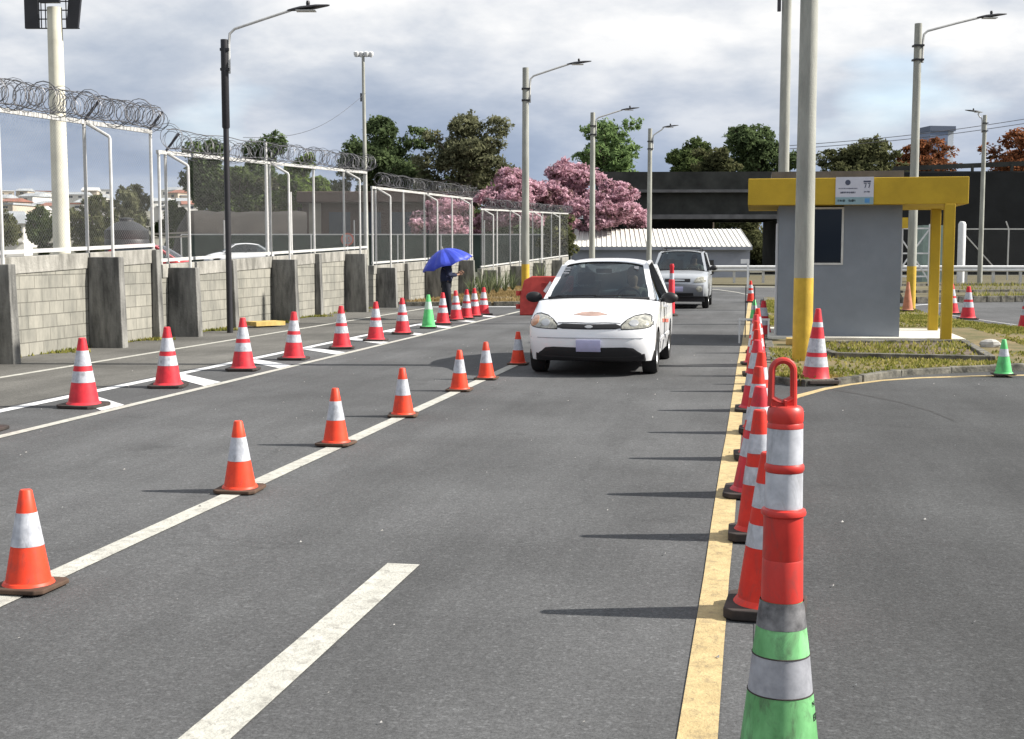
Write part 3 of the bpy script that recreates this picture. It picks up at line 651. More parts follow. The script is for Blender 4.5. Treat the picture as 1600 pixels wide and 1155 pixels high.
for zz in (-.92, -.5, -.1, .3): q.bar((-1.3, .1, zt+zz), (1.1, .1, zt+zz), .05)
for xx in (-.65, -.45, .5): q.bar((xx, .1, zt-.92), (xx, .1, zt+1.2), .04)
q.build('frame', M['lampblk'], o)
# thin mast with four lamps
b = at(573, 398, 80); zt = at(570, 88, 80).z
o = empty('stadium_light', (b.x, b.y, 0), PSI, 'slim tall mast with four round lamps above the dark tree', 'floodlight mast')
MB().tube([(0, 0, 0), (-.1, 0, zt)], [.16, .09], 12).build('mast', M['pole'], o, smooth=True)
MB().bar((-.62, 0, zt), (.45, 0, zt), .06).build('crossbar', M['lampblk'], o)
for k, xx in enumerate((-.5, -.22, .10, .38)):
    MB().lathe([(.06, -.18), (.16, -.05), (.17, .1), (.05, .18)], 12, (xx, -.08+.1*(k % 2), zt+.12)).build('lamp', M['paintw'], o, smooth=True)
MB().box(-.30, -.20, -.05, .05, zt*.8, zt*.8+.5).build('junction_box', M['bracket'], o)

# ================================================================== BOOTH
BY = 23.0; 
bx0, bx1 = onY(1214, 520, BY).x, onY(1405, 520, BY).x; zt = onY(1300, 321, BY).z; BD = 2.2
o = empty('guard_booth', ((bx0+bx1)/2, BY+BD/2, 0), 0, 'grey guard booth with yellow canopy beside the road', 'booth')
ox, oy = o.location.x, o.location.y
def bb(mb, name, m, par=None, **k):
    mb.v = [(x-ox, y-oy, z) for x, y, z in mb.v]; return mb.build(name, m, par or o, **k)
wx0, wx1 = onY(1255, 370, BY).x, onY(1318, 370, BY).x; wz0, wz1 = onY(1300, 414, BY).z, zt-.03
q = MB(); tk = .14
q.box(bx0, wx0, BY, BY+tk, .1, zt); q.box(wx1, bx1, BY, BY+tk, .1, zt); q.box(wx0, wx1, BY, BY+tk, .1, wz0)
q.box(bx0, bx0+tk, BY+tk, BY+BD, .1, zt); q.box(bx1-tk, bx1, BY+tk, BY+BD, .1, zt); q.box(bx0+tk, bx1-tk, BY+BD-tk, BY+BD, .1, zt)
bb(q, 'wall', M['booth_g'])
fr = MB(); f = .035
fr.box(wx0, wx0+f, BY-.012, BY+.05, wz0, wz1); fr.box(wx1-f, wx1, BY-.012, BY+.05, wz0, wz1); fr.box(wx0+f, wx1-f, BY-.012, BY+.05, wz0, wz0+f); fr.box(wx0+f, wx1-f, BY-.012, BY+.05, wz1-f, wz1)
win = bb(fr, 'window', M['frame'])
q = MB().box(wx0+f, wx1-f, BY+.02, BY+.03, wz0+f, wz1-f); bb(q, 'pane', GLASS_DARK, win)
q = MB().box(wx1-.50, wx1-.1, BY+.3, BY+.33, wz1-.42, wz1-.12); bb(q, 'notice', M['booth_y'])
rx0, rx1 = onY(1169, 300, BY-.35).x, onY(1514, 300, BY-.35).x; rz0 = onY(1300, 320, BY-.35).z; rz1 = onY(1300, 278, BY-.35).z
q = MB().box(rx0, rx1, BY-.35, BY+BD+.45, rz0, rz1); bb(q, 'canopy', M['booth_y'], bevel=.01)
q = MB().box(rx0+.4, bx1+.02, BY+.1, BY+BD, rz1, rz1+.14); bb(q, 'parapet', M['parapet'])
for (px, py) in ((1455.5, 518.5), (1476, 532)):
    p = gnd(px+1.5, py, .1); yy = min(max(p.y, BY-.2), BY+BD+.3)
    q = MB().box(p.x-.085, p.x+.085, p.y-.085, p.y+.085, .1, rz0); bb(q, 'column', M['booth_y'], bevel=.008)
q = MB(); s0 = gnd(1508, 541, .0); q.box(bx0-.15, s0.x, BY-.28, BY+BD+.5, -.02, .13); bb(q, 'slab', M['slab'], bevel=.01)
bb(MB().box(bx0-.035, bx0-.005, BY+.15, BY+1.0, .12, 2.1), 'door', M['paintw'])
bb(MB().box(bx0+.02, bx1-.02, BY+.9, BY+.95, .8, 1.0), 'counter', M['frame'])
# sign board
sx0, sx1 = onY(1305.5, 300, BY-.36).x, onY(1365, 300, BY-.36).x; z0_, z1_ = onY(1300, 320, BY-.36).z, onY(1300, 277, BY-.36).z
sy = BY-.35
sg = bb(MB().box(sx0, sx1, sy-.02, sy-.003, z0_, z1_), 'sign_board', M['signw'])
sw = sx1-sx0; sh = z1_-z0_
def sgb(u0, u1, v0, v1, m, nm='sign_print', d=.0): return bb(MB().box(sx0+sw*u0, sx0+sw*u1, sy-.024-d, sy-.020-d, z0_+sh*v0, z0_+sh*v1), nm, m, sg)
sgb(0, 1, 0, .27, M['signt'])
q = MB(); cx, cz = sx0+sw*.32, z0_+sh*.80; n = 20; q.add([(cx+.045*math.cos(2*PI*k/n), sy-.024, cz+.045*math.sin(2*PI*k/n)) for k in range(n)]+[(cx+.045*math.cos(2*PI*k/n), sy-.02, cz+.045*math.sin(2*PI*k/n)) for k in range(n)], [tuple(range(n))]+[(k, (k+1) % n, n+(k+1) % n, n+k) for k in range(n)]); bb(q, 'emblem', M['signd'], sg)
q = MB()
def words(u0, u1, v, h, n, seed):
    rr = random.Random(seed); u = u0
    while u < u1:
        l = rr.uniform(.012, .035); q.box(sx0+sw*u, sx0+sw*min(u+l, u1), sy-.024, sy-.02, z0_+sh*(v-h/2*rr.uniform(.6, 1)), z0_+sh*(v+h/2*rr.uniform(.6, 1))); u += l+rr.uniform(.006, .02)
words(.08, .58, .585, .035, 0, 1); words(.13, .52, .44, .07, 0, 2); words(.75, .90, .46, .06, 0, 3); words(.06, .25, .14, .10, 0, 4); words(.35, .54, .14, .10, 0, 5)
q.box(sx0+sw*.73, sx0+sw*.92, sy-.024, sy-.02, z0_+sh*.80, z0_+sh*.86)
for uu in (.74, .84):
    q.add([(sx0+sw*uu, sy-.024, z0_+sh*.77), (sx0+sw*(uu+.075), sy-.024, z0_+sh*.77), (sx0+sw*(uu+.04), sy-.024, z0_+sh*.60), (sx0+sw*(uu+.015), sy-.024, z0_+sh*.60), (sx0+sw*(uu+.05), sy-.024, z0_+sh*.745), (sx0+sw*uu, sy-.024, z0_+sh*.745)], [(0, 1, 2, 3, 4, 5)])
bb(q, 'lettering', M['signd'], sg)
sgb(.77, .90, .06, .22, M['signb'], 'blue_logo', .001)
# apron: dirt bed with low border in front of the booth
a_ = [gnd(*p) for p in ((1250, 548), (1505, 546), (1548, 574), (1305, 568))]
o2 = struct(MB().prism([(p.x, p.y) for p in [a_[3], a_[2], a_[1], a_[0]]], .0, .12).build('planting_bed', M['dirt']))
kb = MB()
for i in range(4):
    a = Vector((a_[i].x, a_[i].y, .1)); b = Vector((a_[(i+1) % 4].x, a_[(i+1) % 4].y, .1)); kb.bar(a, b, .12, .12)
struct(kb.build('bed_border', M['kerb'], bevel=.01))
tufts('bed_weeds', (.3, 4.2, 16, 23), 1100, .05, LEAF['grass'], .12, 'weeds in the bare bed in front of the booth', inpoly([(p.x, p.y) for p in a_]))
def rock(px, py, s, label):
    p = gnd(px, py, .08); q = MB(); q.ball((0, 0, s*.3), (s, s*.7, s*.5), 9, 6); q.v = [(x*(1+random.uniform(-.12, .12)), y*(1+random.uniform(-.12, .12)), z) for x, y, z in q.v]
    o = q.build('stone', M['rock']); o.location = p; tag(o, label, 'stone')
rock(1547, 543, .17, 'pale stone on the grass behind the small green cone')
# low white rail left of booth
o = empty('low_rail', (bx0-.35, BY-.2, 0), 0, 'low white steel rail left of the guard booth', 'railing')
pts = [gnd(1176, 532), gnd(1210, 532)]
MB().bar((-.32, 0, .42), (.22, 0, .42), .035).build('rail', M['paintw'], o)
for xx in (-.30, .2): MB().bar((xx, 0, 0), (xx, 0, .42), .03).build('post', M['paintw'], o)
for xx in (-.2, -.05): MB().bar((xx, 0.02, .1), (xx, 0.02, 1.0), .018).build('rod', M['bracket'], o)

# grit scattered on the asphalt
q = MB()
for i in range(260):
    x = random.uniform(-10, 5); y = random.uniform(3.5, 24); e = random.uniform(.004, .012); a = random.uniform(0, PI)
    q.add([(x+e*math.cos(a), y+e*math.sin(a), .009), (x-e*math.sin(a), y+e*math.cos(a), .009), (x-e*math.cos(a), y-e*math.sin(a), .009), (x+e*.2, y, .009+e*.8)], [(0, 1, 3), (1, 2, 3), (2, 0, 3)])
tag(q.build('grit', M['rock']), 'pale grit and specks scattered over the asphalt', kind='stuff')
# ================================================================== CONES
ORD = ['nearest', 'second', 'third', 'fourth', 'fifth', 'sixth', 'seventh', 'eighth', 'ninth', 'tenth', 'eleventh', 'twelfth', 'thirteenth', 'fourteenth']
def make_cone(H, rb, rt, base, bands, mbody, mbase, mband=None, collar=0.03):
    """bands: fractions from the top"""
    o = empty('traffic_cone'); bh = collar
    q = MB(); s = base/2; c = s*.22; pl = [(s, -s+c), (s, s-c), (s-c, s), (-s+c, s), (-s, s-c), (-s, -s+c), (-s+c, -s), (s-c, -s)]
    q.prism(pl, 0, bh); q.build('base', mbase, o, bevel=.006)
    R = lambda fr: rt+(rb-rt)*fr; Z = lambda fr: H-(H-bh)*fr
    pr = [(rb*1.12, bh), (rb*1.05, bh+.012), (R(.965), Z(.965))]
    edges = [1-.035]
    fr = sorted(bands, reverse=True)
    for a, b in fr:
        pr += [(R(b), Z(b)), (R(b)-.003, Z(b)+.0005), (R(a)-.003, Z(a)-.0005), (R(a), Z(a))]
    pr += [(rt*1.02, H-.006), (rt*.85, H)]
    MB().lathe(pr, 28, capb=False).build('cone_body', mbody, o, smooth=30)
    for a, b in fr:
        MB().lathe([(R(b)-.004, Z(b)), (R(b)+.0015, Z(b)), (R(a)+.0015, Z(a)), (R(a)-.004, Z(a))], 28, capb=False, capt=False).build('reflective_band', mband or M['band'], o, smooth=30)
    return o
TWO = [(.19, .42), (.50, .67)]
small = make_cone(.46, .105, .028, .285, [(.24, .59)], M['cone_o'], M['rubber_br'], collar=.022)
big = make_cone(.70, .155, .036, .42, TWO, M['cone_r'], M['rubber'])
big_o = make_cone(.70, .125, .034, .34, [(.20, .36), (.47, .62)], M['cone_ro'], M['rubber'], collar=.045)
green_s = make_cone(.45, .105, .026, .28, [(.28, .50)], M['cone_g'], M['rubber'], collar=.02)
green_b = make_cone(.70, .145, .034, .36, [(.22, .46)], M['cone_g'], M['rubber'], mband=mat('green_tint_band', (0.45, 0.62, 0.50), .45))
tall = make_cone(.88, .165, .030, .48, [(.16, .24), (.40, .58), (.64, .80)] and [(.19, .26), (.42, .62), (.68, .82)], M['cone_r'], M['rubber'], collar=.04)
faded = make_cone(.75, .14, .03, .34, [], M['cone_f'], M['rubber'])
index_children()
used = set()
def put(proto, x, y, label, group, rz=None, z=0.009, s=1.0):
    if proto.name in used: o = copy_tree(proto)
    else: o = proto; used.add(proto.name)
    o.location = (x, y, z); o.rotation_euler = (random.uniform(-.022, .022), random.uniform(-.022, .022), PSI+random.uniform(-.25, .25) if rz is None else rz); o.scale = (s, s, s)
    tag(o, label, 'traffic cone', group); return o
rowA = [(45, 921), (375, 768), (525, 696), (630, 651), (718, 611), (760, 593), (809.5, 570)]
extra = ['partly cut by the left edge', '', '', '', '', 'just left of the white car', 'beside the bumper of the white car']
for i, (px, py) in enumerate(rowA):
    p = gnd(px, py); put(small, p.x, p.y, '%s small orange cone on the centre line%s' % (ORD[i], (', '+extra[i]) if extra[i] else ''), 'small orange cones on the centre line')
rowB = [(131, 637), (263, 606), (380, 580), (459, 563), (534, 546), (587, 534), (629, 523), (692, 508), (713, 502), (728.5, 499), (741.5, 495.5), (755.5, 493)]
exB = {7: 'just right of the big green cone', 11: 'last before the red barrier'}
for i, (px, py) in enumerate(rowB):
    p = gnd(px, py-1); put(big, p.x, p.y, 'two banded red cone on hatched line, %s%s' % (ORD[i], (', '+exB[i]) if i in exB else ''), 'red cones along the hatched bay line')
p = gnd(-34, 674); put(big, p.x, p.y, 'red cone whose dark base just enters at the left edge', 'red cones along the hatched bay line')
p = gnd(669.5, 513); put(green_b, p.x, p.y, 'large light green cone standing in the line of red cones', None)
rowC = [958, 841, 774, 718, 677, 642, 612, 588, 570, 552]
for i, py in enumerate(rowC):
    p = gnd(1188-(i > 2)*1.5, py); pr = big_o if i % 3 != 2 else big
    put(pr, [.035, .015, .0, .0, .02, .0, .01, .0, .0, .02][i]+.035, p.y, '%s red and white cone of the row right of the yellow line' % ORD[i], 'cones along the yellow edge line', rz=random.uniform(-.12, .12))
p = gnd(1190, 530); put(big, p.x+.03, p.y, 'red cone beside the left wall of the booth, next to the low rail', 'cones along the yellow edge line')
p = gnd(1178.5, 502); put(green_s, p.x, p.y, 'small green cone half hidden in the row by the booth', None, s=1.1)
p = gnd(1173, 473); put(big_o, p.x, p.y, 'farthest red cone of the row, on the yellow line beyond the booth', 'cones along the yellow edge line')
p = gnd(1274, 601); put(tall, p.x, p.y, 'tall red cone with three white bands in front of the thick yellow based pole', None, z=.03)
for (px, py, lb) in ((1487, 491, 'red cone half hidden by the right yellow booth column'), (1512, 499, 'red cone on the side lane right of the booth columns'), (1604, 514, 'red cone cut by the right edge on the side lane')):
    p = gnd(px, py); put(big, p.x, p.y, lb, 'red cones on the side lane', s=1.12)
p = gnd(1418, 486, .1); put(faded, p.x, p.y, 'faded brownish cone leaning near the yellow based lamp right of the booth', None, z=.1)
p = gnd(1568, 583, .05); put(green_s, p.x, p.y, 'small green cone at the right edge of the grass island', None, z=.03)

# foreground: scuffed green cone with an orange post slipped over it
D0 = 3.2; p0 = at(1232, 398, D0)
zz = lambda y: at(1232, y, D0).z
def rpx(a): return a/2*D0/FPX*1.0
g = empty('traffic_cone', (p0.x, p0.y, 0), PSI, 'big scuffed green cone with grey bands at the bottom right, under the orange post', 'traffic cone')
pr = [(.150, .04), (.143, .055), (rpx(123), zz(1155)), (rpx(104), zz(1077)), (rpx(102)-.003, zz(1075.5)), (rpx(90)-.003, zz(1019)), (rpx(90), zz(1018)), (rpx(79), zz(977)), (rpx(78)-.003, zz(976)), (rpx(68)-.003, zz(934)), (.045, zz(915)), (.035, zz(860))]
MB().lathe(pr, 48, capb=False).build('cone_body', M['cone_gd'], g, smooth=30)
MB().lathe([(rpx(102)+.0004, zz(1076)), (rpx(90)+.0004, zz(1019))], 48, capb=False, capt=False).build('reflective_band', M['band_g'], g, smooth=30)
MB().lathe([(rpx(79)+.0004, zz(976.5)), (rpx(69)+.0004, zz(936))], 48, capb=False, capt=False).build('reflective_band', M['band_d'], g, smooth=30)
for yy, a in ((1019, 91), (1077, 104)):
    MB().lathe([(rpx(a)-.001, zz(yy)-.002), (rpx(a)+.0012, zz(yy)-.001), (rpx(a)+.0012, zz(yy)+.001), (rpx(a)-.001, zz(yy)+.002)], 48, capb=False, capt=False).build('tape_edge', M['rubber'], g, smooth=True)
MB().box(-.21, .21, -.21, .21, 0, .04).build('base', M['rubber'], g, bevel=.015)
def text_part(txt, size, px, py, R, parent, m):
    c = bpy.data.curves.new('t', 'FONT'); c.body = txt; c.size = size; c.extrude = .0006; c.align_x = 'CENTER'
    t = bpy.data.objects.new('t', c); C.objects.link(t); bpy.context.view_layer.update()
    me = bpy.data.meshes.new_from_object(t.evaluated_get(bpy.context.evaluated_depsgraph_get())); bpy.data.objects.remove(t)
    z = zz(py); a0 = math.asin(max(-.97, min(.97, (px-1232)*D0/FPX/R)))
    for v in me.vertices:
        x, y, dz = v.co; a = a0+x/R; rr = R-y*.14+.0015+dz; v.co = (rr*math.sin(a), -rr*math.cos(a), z+y)
    me.materials.clear(); me.materials.append(m); o = bpy.data.objects.new('lettering', me); link(o, parent); return o
text_part('N', .018, 1279, 1094, rpx(109), g, M['lampblk']); text_part('ED', .024, 1283, 1116, rpx(113), g, M['lampblk'])
d_ = empty('delineator_post', (p0.x, p0.y, zz(935)), PSI, 'orange post with loop handle and two white bands, set on the green cone', 'delineator post')
q0 = zz(935)
pf = lambda l: [(rpx(a), zz(y)-q0) for a, y in l]
MB().lathe(pf([(66, 936), (64, 874), (62.5, 872), (64, 870), (62, 806), (70, 803), (71, 799), (68, 795), (60, 793), (59, 792)]+[(56.5, 792), (55.5, 737), (58, 736.5), (62, 733), (62, 727), (58, 723.5), (54.5, 723), (53.5, 668.5), (56, 668), (56, 662), (54, 660), (56.5, 657), (57, 646), (54, 638), (47, 634.5), (30, 633.5)]), 48, capb=False).build('post_body', M['post_o'], d_, smooth=35)
for a, b, ra, rb_ in ((668.5, 723, 56, 57.2), (737, 792, 58, 59.2)):
    MB().lathe([(rpx(rb_), zz(b)-q0), (rpx(ra), zz(a)-q0)], 48, capb=False, capt=False).build('reflective_band', M['band'], d_, smooth=True)
# loop handle
xc, hw = at(1226.5, 560, D0), rpx(34); hx = (1226.5-1232)*D0/FPX; zt_, zb_ = zz(562)-q0, zz(632)-q0; path = []
for k in range(13):
    a = PI*k/12; path.append((hx+hw*math.cos(a), 0, zt_-hw-.002+hw*math.sin(a)))
path = [(hx+hw+.0015, 0, zb_-.004)]+path+[(hx-hw-.0015, 0, zb_-.004)]
q = MB(); q.tube(path, .0088, 10)
q.tube([(hx+hw, 0, zb_+.016), (hx+hw*.5, 0, zb_+.008), (hx, 0, zb_+.004), (hx-hw*.5, 0, zb_+.008), (hx-hw, 0, zb_+.016)], .009, 8); q.box(hx-hw, hx+hw, -.008, .008, zb_-.006, zb_+.007)
q.box(hx+.002, hx+.008, -.024, -.004, zb_-.006, zb_+.012)
q.build('handle', M['post_o'], d_, smooth=35)

# thin red delineator behind the white car
p = gnd(1049, 494)
o = empty('delineator_post', (p.x, p.y, 0), 0, 'slim red post with white band between the white car and the silver car', 'delineator post')
MB().lathe([(.17, 0), (.17, .04), (.1, .07)], 12).build('base', M['rubber'], o)
MB().lathe([(.085, .05), (.075, .9), (.06, .93)], 16, capt=False).build('post_body', M['cone_r'], o, smooth=30)
MB().lathe([(.06, .93), (.055, 1.08)], 16, capb=False, capt=False).build('reflective_band', M['band'], o, smooth=True)
MB().lathe([(.055, 1.08), (.05, 1.22), (.06, 1.25), (.045, 1.32)], 16, capb=False).build('post_top', M['cone_r'], o, smooth=30)

# red water barrier
p = gnd(805, 492); BX0 = p.x; YB = p.y
o = empty('plastic_barrier', (BX0+1.0, YB, 0), PSI*.5, 'red plastic water filled barrier standing left behind the white car', 'barrier')
q = MB(); pl = [(-.85, 0), (.85, 0), (.85, .62), (.72, .92), (.60, 1.0), (-.55, 1.0), (-.75, .9), (-.85, .5)]
n = len(pl); cs = [(.24, 0), (.20, .3), (.12, .7), (.09, 1.0)]
def hy(z):
    for (a, z0), (b, z1) in zip(cs, cs[1:]):
        if z <= z1: return a+(b-a)*(z-z0)/(z1-z0)
    return .09
vs = [(x, -hy(z), z) for x, z in pl]+[(x, hy(z), z) for x, z in pl]
q.add(vs, [tuple(range(n)), tuple(range(2*n-1, n-1, -1))]+[(i, i+n, (i+1) % n+n, (i+1) % n) for i in range(n)])
q.build('barrier_body', M['barrier'], o, bevel=.03)
for z in (.16, .5): MB().lathe([(.07, z), (.07, z+.12)], 12, (-.90, 0, 0)).build('hinge_lug', M['barrier'], o, smooth=30)
MB().bar((-.3, -.13, .78), (.45, -.13, .78), .03, .10).build('handhold', M['barrier'], o)
MB().bar((-.35, -.25, .35), (.65, -.23, .38), .03, .16).build('recess', M['barrier'], o)
MB().bar((-.22, -.17, .60), (-.05, -.13, .85), .03, .08).build('reflective_patch', M['band'], o); MB().bar((-.08, -.17, .50), (-.05, -.15, .66), .03, .07).build('reflective_patch', M['band'], o)

# ================================================================== CARS
def car(name, x, yfront, spec, label, z=0, rz=0):
    o = empty(name, (x, yfront, z), rz, label, 'car')
    Wd = spec['hw']; Ln = spec['len']; prof = spec['prof']; paint = spec['paint']
    yc = spec['corner']
    # side half-width
    def sx(y, z_):
        a = Wd*(1-.035*((z_-.55)/.5)**2 if z_ > .55 else 1-.06*((.55-z_)/.4)**2)
        a *= 1-.045*max(0, (1.0-y)/1.0)**2 if y < 1.0 else 1-.035*max(0, (y-(Ln-1.0))/1.0)**2
        return a
    # clip surfaces: rows (y, z, edgeY, crown)
    def prof_at(z_, arr):
        for a, b in zip(arr, arr[1:]):
            if z_ <= b[1]:
                t = (z_-a[1])/max(1e-6, b[1]-a[1]); t = max(0, min(1, t)); return [a[k]+(b[k]-a[k])*t for k in range(4)]
        return list(arr[-1])
    pexp = spec.get('pexp', 2.6)
    def plan(u): return 1-(max(0, 1-abs(u)**pexp))**(1/pexp)
    us = [math.sin(PI/2*t) for t in np.linspace(-1, 1, 33)]
    def row(r, us_=us):
        y, z_, ey, k = r; return [(sx(ey, z_-k)*u, y+(ey-y)*plan(u), z_-k*abs(u)**2.5) for u in us_]
    def dense(arr, n=5):
        out = []
        for a, b in zip(arr, arr[1:]):
            for i in range(n): out.append([a[k]+(b[k]-a[k])*i/n for k in range(4)])
        return out+[list(arr[-1])]
    def smooth_prof(arr):
        a = dense(arr, 4)
        for _ in range(3): a = [a[0]]+[[(a[i-1][k]+2*a[i][k]+a[i+1][k])/4 for k in range(4)] for i in range(1, len(a)-1)]+[a[-1]]
        return a
    pa = smooth_prof(prof); rear = smooth_prof(spec['rear'])
    Z_ = [r[1] for r in pa]
    def surfY(xx, zz_):
        # point of clip for front view x,z
        lo = zz_
        for _ in range(6):
            r = prof_at(lo, pa); u = max(-.999, min(.999, xx/sx(r[2], r[1]-r[3]))); lo = zz_+r[3]*abs(u)**2.5
        r = prof_at(lo, pa); u = max(-.999, min(.999, xx/sx(r[2], r[1]-r[3]))); return r[0]+(r[2]-r[0])*plan(u)
    body = MB(); body.grid([row(r) for r in pa])
    body.grid([[(p[0], Ln-p[1], p[2]) for p in row(r)][::-1] for r in rear])
    wh = spec['wheels']; wr = spec['wr']; ar = wr*1.16; sill = spec['sill']
    edge = [(r[2], r[1]-r[3]) for r in pa]; redge = [(Ln-r[2], r[1]-r[3]) for r in rear][::-1]
    ycowl = edge[-1][0]; yback = redge[0][0]
    def topz(y):
        e = [p for p in edge]
        if y <= ycowl:
            best = edge[0][1]
            for a, b in zip(e, e[1:]):
                if a[0] <= y <= b[0] and b[0] > a[0]: best = max(best, a[1]+(b[1]-a[1])*(y-a[0])/(b[0]-a[0]))
            return best
        if y >= yback:
            best = redge[-1][1]
            for a, b in zip(redge, redge[1:]):
                if a[0] <= y <= b[0] and b[0] > a[0]: best = max(best, a[1]+(b[1]-a[1])*(y-a[0])/(b[0]-a[0]))
            return best
        return edge[-1][1]+(redge[0][1]-edge[-1][1])*(y-ycowl)/(yback-ycowl)
    def botz(y):
        b = sill
        if y < wh[0]-ar: b = pa[0][1]
        if y > wh[1]+ar: b = rear[0][1]
        for wy in wh:
            if abs(y-wy) < ar: b = max(b, wr+math.sqrt(ar*ar-(y-wy)**2))
        return b
    yst = pa[0][2]; yen = Ln-rear[0][2]
    cols = sorted(set([round(v, 3) for v in list(np.linspace(yst, yen, 70))+[wh[k]+ar*math.cos(t) for k in (0, 1) for t in np.linspace(0, PI, 15)] if yst <= v <= yen]))
    for s in (1, -1):
        P = []
        for y in cols:
            t_, b_ = topz(y), botz(y); b_ = min(b_, t_-.02); P.append([(s*sx(y, b_+(t_-b_)*k/10), y, b_+(t_-b_)*k/10) for k in range(11)])
        body.grid(P if s < 0 else P[::-1])
        # arch lips
        for wy in wh:
            q = [(s*(sx(wy, wr)-.01), wy+ar*math.cos(t), wr+ar*math.sin(t)) for t in np.linspace(.12, PI-.12, 14)]
            body.tube(q, .016, 6)
    body.build('body', paint, o, smooth=28)
    # underside and wheel wells
    MB().box(-Wd+.12, Wd-.12, .25, Ln-.25, .2, .42).build('underbody', M['black'], o)
    # lower valance etc patches in front view: (ztop(x), zbot(x), x0, x1)
    def patch(nm, m, xs_, top, bot, off, par=None, thick=.02):
        n = 14; P = []; xx = np.linspace(xs_[0], xs_[-1], n)
        for a in xx:
            t_ = np.interp(a, xs_, top); b_ = np.interp(a, xs_, bot)
            P.append([(a, surfY(a, b_+(t_-b_)*k/6)-off-(.006 if 0 < k < 6 else 0), b_+(t_-b_)*k/6) for k in range(7)])
        q = MB(); q.grid(P[::-1])
        B = [[(p[0]*.985+.0*p[0], p[1]+off+thick, p[2]) for p in r] for r in P]
        for side in (0, -1): q.grid([[r[side] for r in P], [r[side] for r in B]])
        for side in (0, -1): q.grid([P[side], B[side]])
        return q.build(nm, m, par or o, smooth=35)
    for pt in spec['patches']:
        nm, m, xs_, top, bot, off, both = pt
        a = patch(nm, m, xs_, top, bot, off)
        if both: patch(nm, m, [-v for v in xs_][::-1], top[::-1], bot[::-1], off)
    # greenhouse
    A = spec['gh']  # y,z,half width at: ws base, ws top, roof rear, rear glass base ; side belt
    (y0, z0, w0), (y1, z1, w1), (y2, z2, w2), (y3, z3, w3) = A
    crown = spec.get('crown', .05); bow = spec.get('bow', .14)
    # roof
    P = []
    for i in range(13):
        t = i/12; y = y1+(y2-y1)*t; ww = w1+(w2-w1)*t+.02*math.sin(PI*t); zc = z1+(z2-z1)*t+crown*math.sin(PI*(.12+.76*t))
        P.append([(ww*u, y-(bow*.7*(1-u*u) if i == 0 else bow*.7*(1-u*u)*max(0, 1-t*2.2)), zc-.055*abs(u)**3) for u in np.linspace(-1, 1, 17)])
    roof = MB(); roof.grid(P)
    zr = lambda t: z1+(z2-z1)*t+crown*math.sin(PI*(.12+.76*t))-.055
    roof.build('roof', paint, o, smooth=40)
    ze1, ze2 = zr(0), zr(1)
    # windshield
    def sheetws(yb, zb, wb, yt, zt_, wt, sgn, nm):
        P = []
        for i in range(9):
            t = i/8; y = yb+(yt-yb)*t; z_ = zb+(zt_-zb)*t; ww = wb+(wt-wb)*t
            P.append([(ww*u, y-sgn*(bow*(1-u*u)*(1-.3*t)+.025*math.sin(PI*t)), z_+(.055*(1-abs(u)**3))*t) for u in np.linspace(-1, 1, 15)])
        q = MB(); q.grid(P if sgn > 0 else [r[::-1] for r in P]); return q.build(nm, GLASS, o, smooth=True)
    wsg = sheetws(y0, z0, w0-.03, y1, ze1, w1-.02, 1, 'windshield')
    sheetws(y3, z3, w3-.03, y2, ze2, w2-.02, -1, 'rear_window')
    # black rubber seal under windshield
    q = MB().tube([((w0-.03)*u, y0-bow*(1-u*u)-.012, z0+.006) for u in np.linspace(-1, 1, 15)], .018, 6); q.build('cowl', M['black'], o)
    q = MB().tube([((w1-.02)*u, y1-bow*.7*(1-u*u)-.004, ze1+.055*(1-abs(u)**3)+.002) for u in np.linspace(-1, 1, 15)], .012, 6); q.build('windshield_seal', M['black'], o)
    for s in (1, -1):
        q = MB()
        q.bar((s*w0, y0, z0-.03), (s*w1, y1, ze1+.0), .075, .05); q.bar((s*w3, y3, z3-.03), (s*w2, y2, ze2), .16, .06)
        q.tube([(s*(w1+(w2-w1)*t+.02*math.sin(PI*t)), y1+(y2-y1)*t, zr(t)) for t in np.linspace(0, 1, 13)], .03, 8)
        q.build('pillar', paint, o, smooth=50)
        ym = y0+(y3-y0)*.48; tm = (ym-y1)/(y2-y1)
        MB().bar((s*sx(ym, topz(ym))*.985, ym, topz(ym)-.02), (s*(w1+(w2-w1)*tm), ym, zr(tm)), .09, .03, up=(0, 1, 0)).build('door_pillar', M['black'], o)
        # side glass
        P = []
        for t in np.linspace(0, 1, 12):
            y = y0+.1+(y3-.1-y0-.1)*t; zb = topz(y)-.01
            if y < y1: tt = (y-y0)/(y1-y0); zt2 = z0+(ze1-z0)*tt; wt = w0+(w1-w0)*tt
            elif y > y2: tt = (y-y2)/(y3-y2); zt2 = ze2+(z3-ze2)*tt; wt = w2+(w3-w2)*tt
            else: tt = (y-y1)/(y2-y1); zt2 = zr(tt); wt = w1+(w2-w1)*tt
            wb = sx(y, zb)*.975
            P.append([(s*(wb+(wt-.01-wb)*k/3), y, zb+(zt2-zb)*k/3) for k in range(4)])
        q = MB(); q.grid(P if s > 0 else P[::-1]); q.build('side_window', GLASS, o, smooth=True)
        # shelf between belt and glass
        q = MB(); q.tube([(s*sx(y, topz(y))*.975, y, topz(y)-.004) for y in np.linspace(ycowl-.02, yback+.02, 16)], .022, 6); q.build('window_trim', M['black'], o)
        # mirror
        mm = MB(); my, mz = y0+.28, spec['mz']; mm.ball((s*(Wd+.10), my, mz), (.115, .06, .075), 14, 8); mm.bar((s*(Wd-.10), my+.03, mz-.05), (s*(Wd+.06), my, mz-.03), .05, .04)
        mm.build('wing_mirror', M['black'], o, smooth=40)
        # handle
        MB().box(*sorted((s*(Wd-.01), s*(Wd+.025))), y0+1.05, y0+1.22, topz(y0+1.1)-.13, topz(y0+1.1)-.10).build('door_handle', spec.get('handle', paint), o)
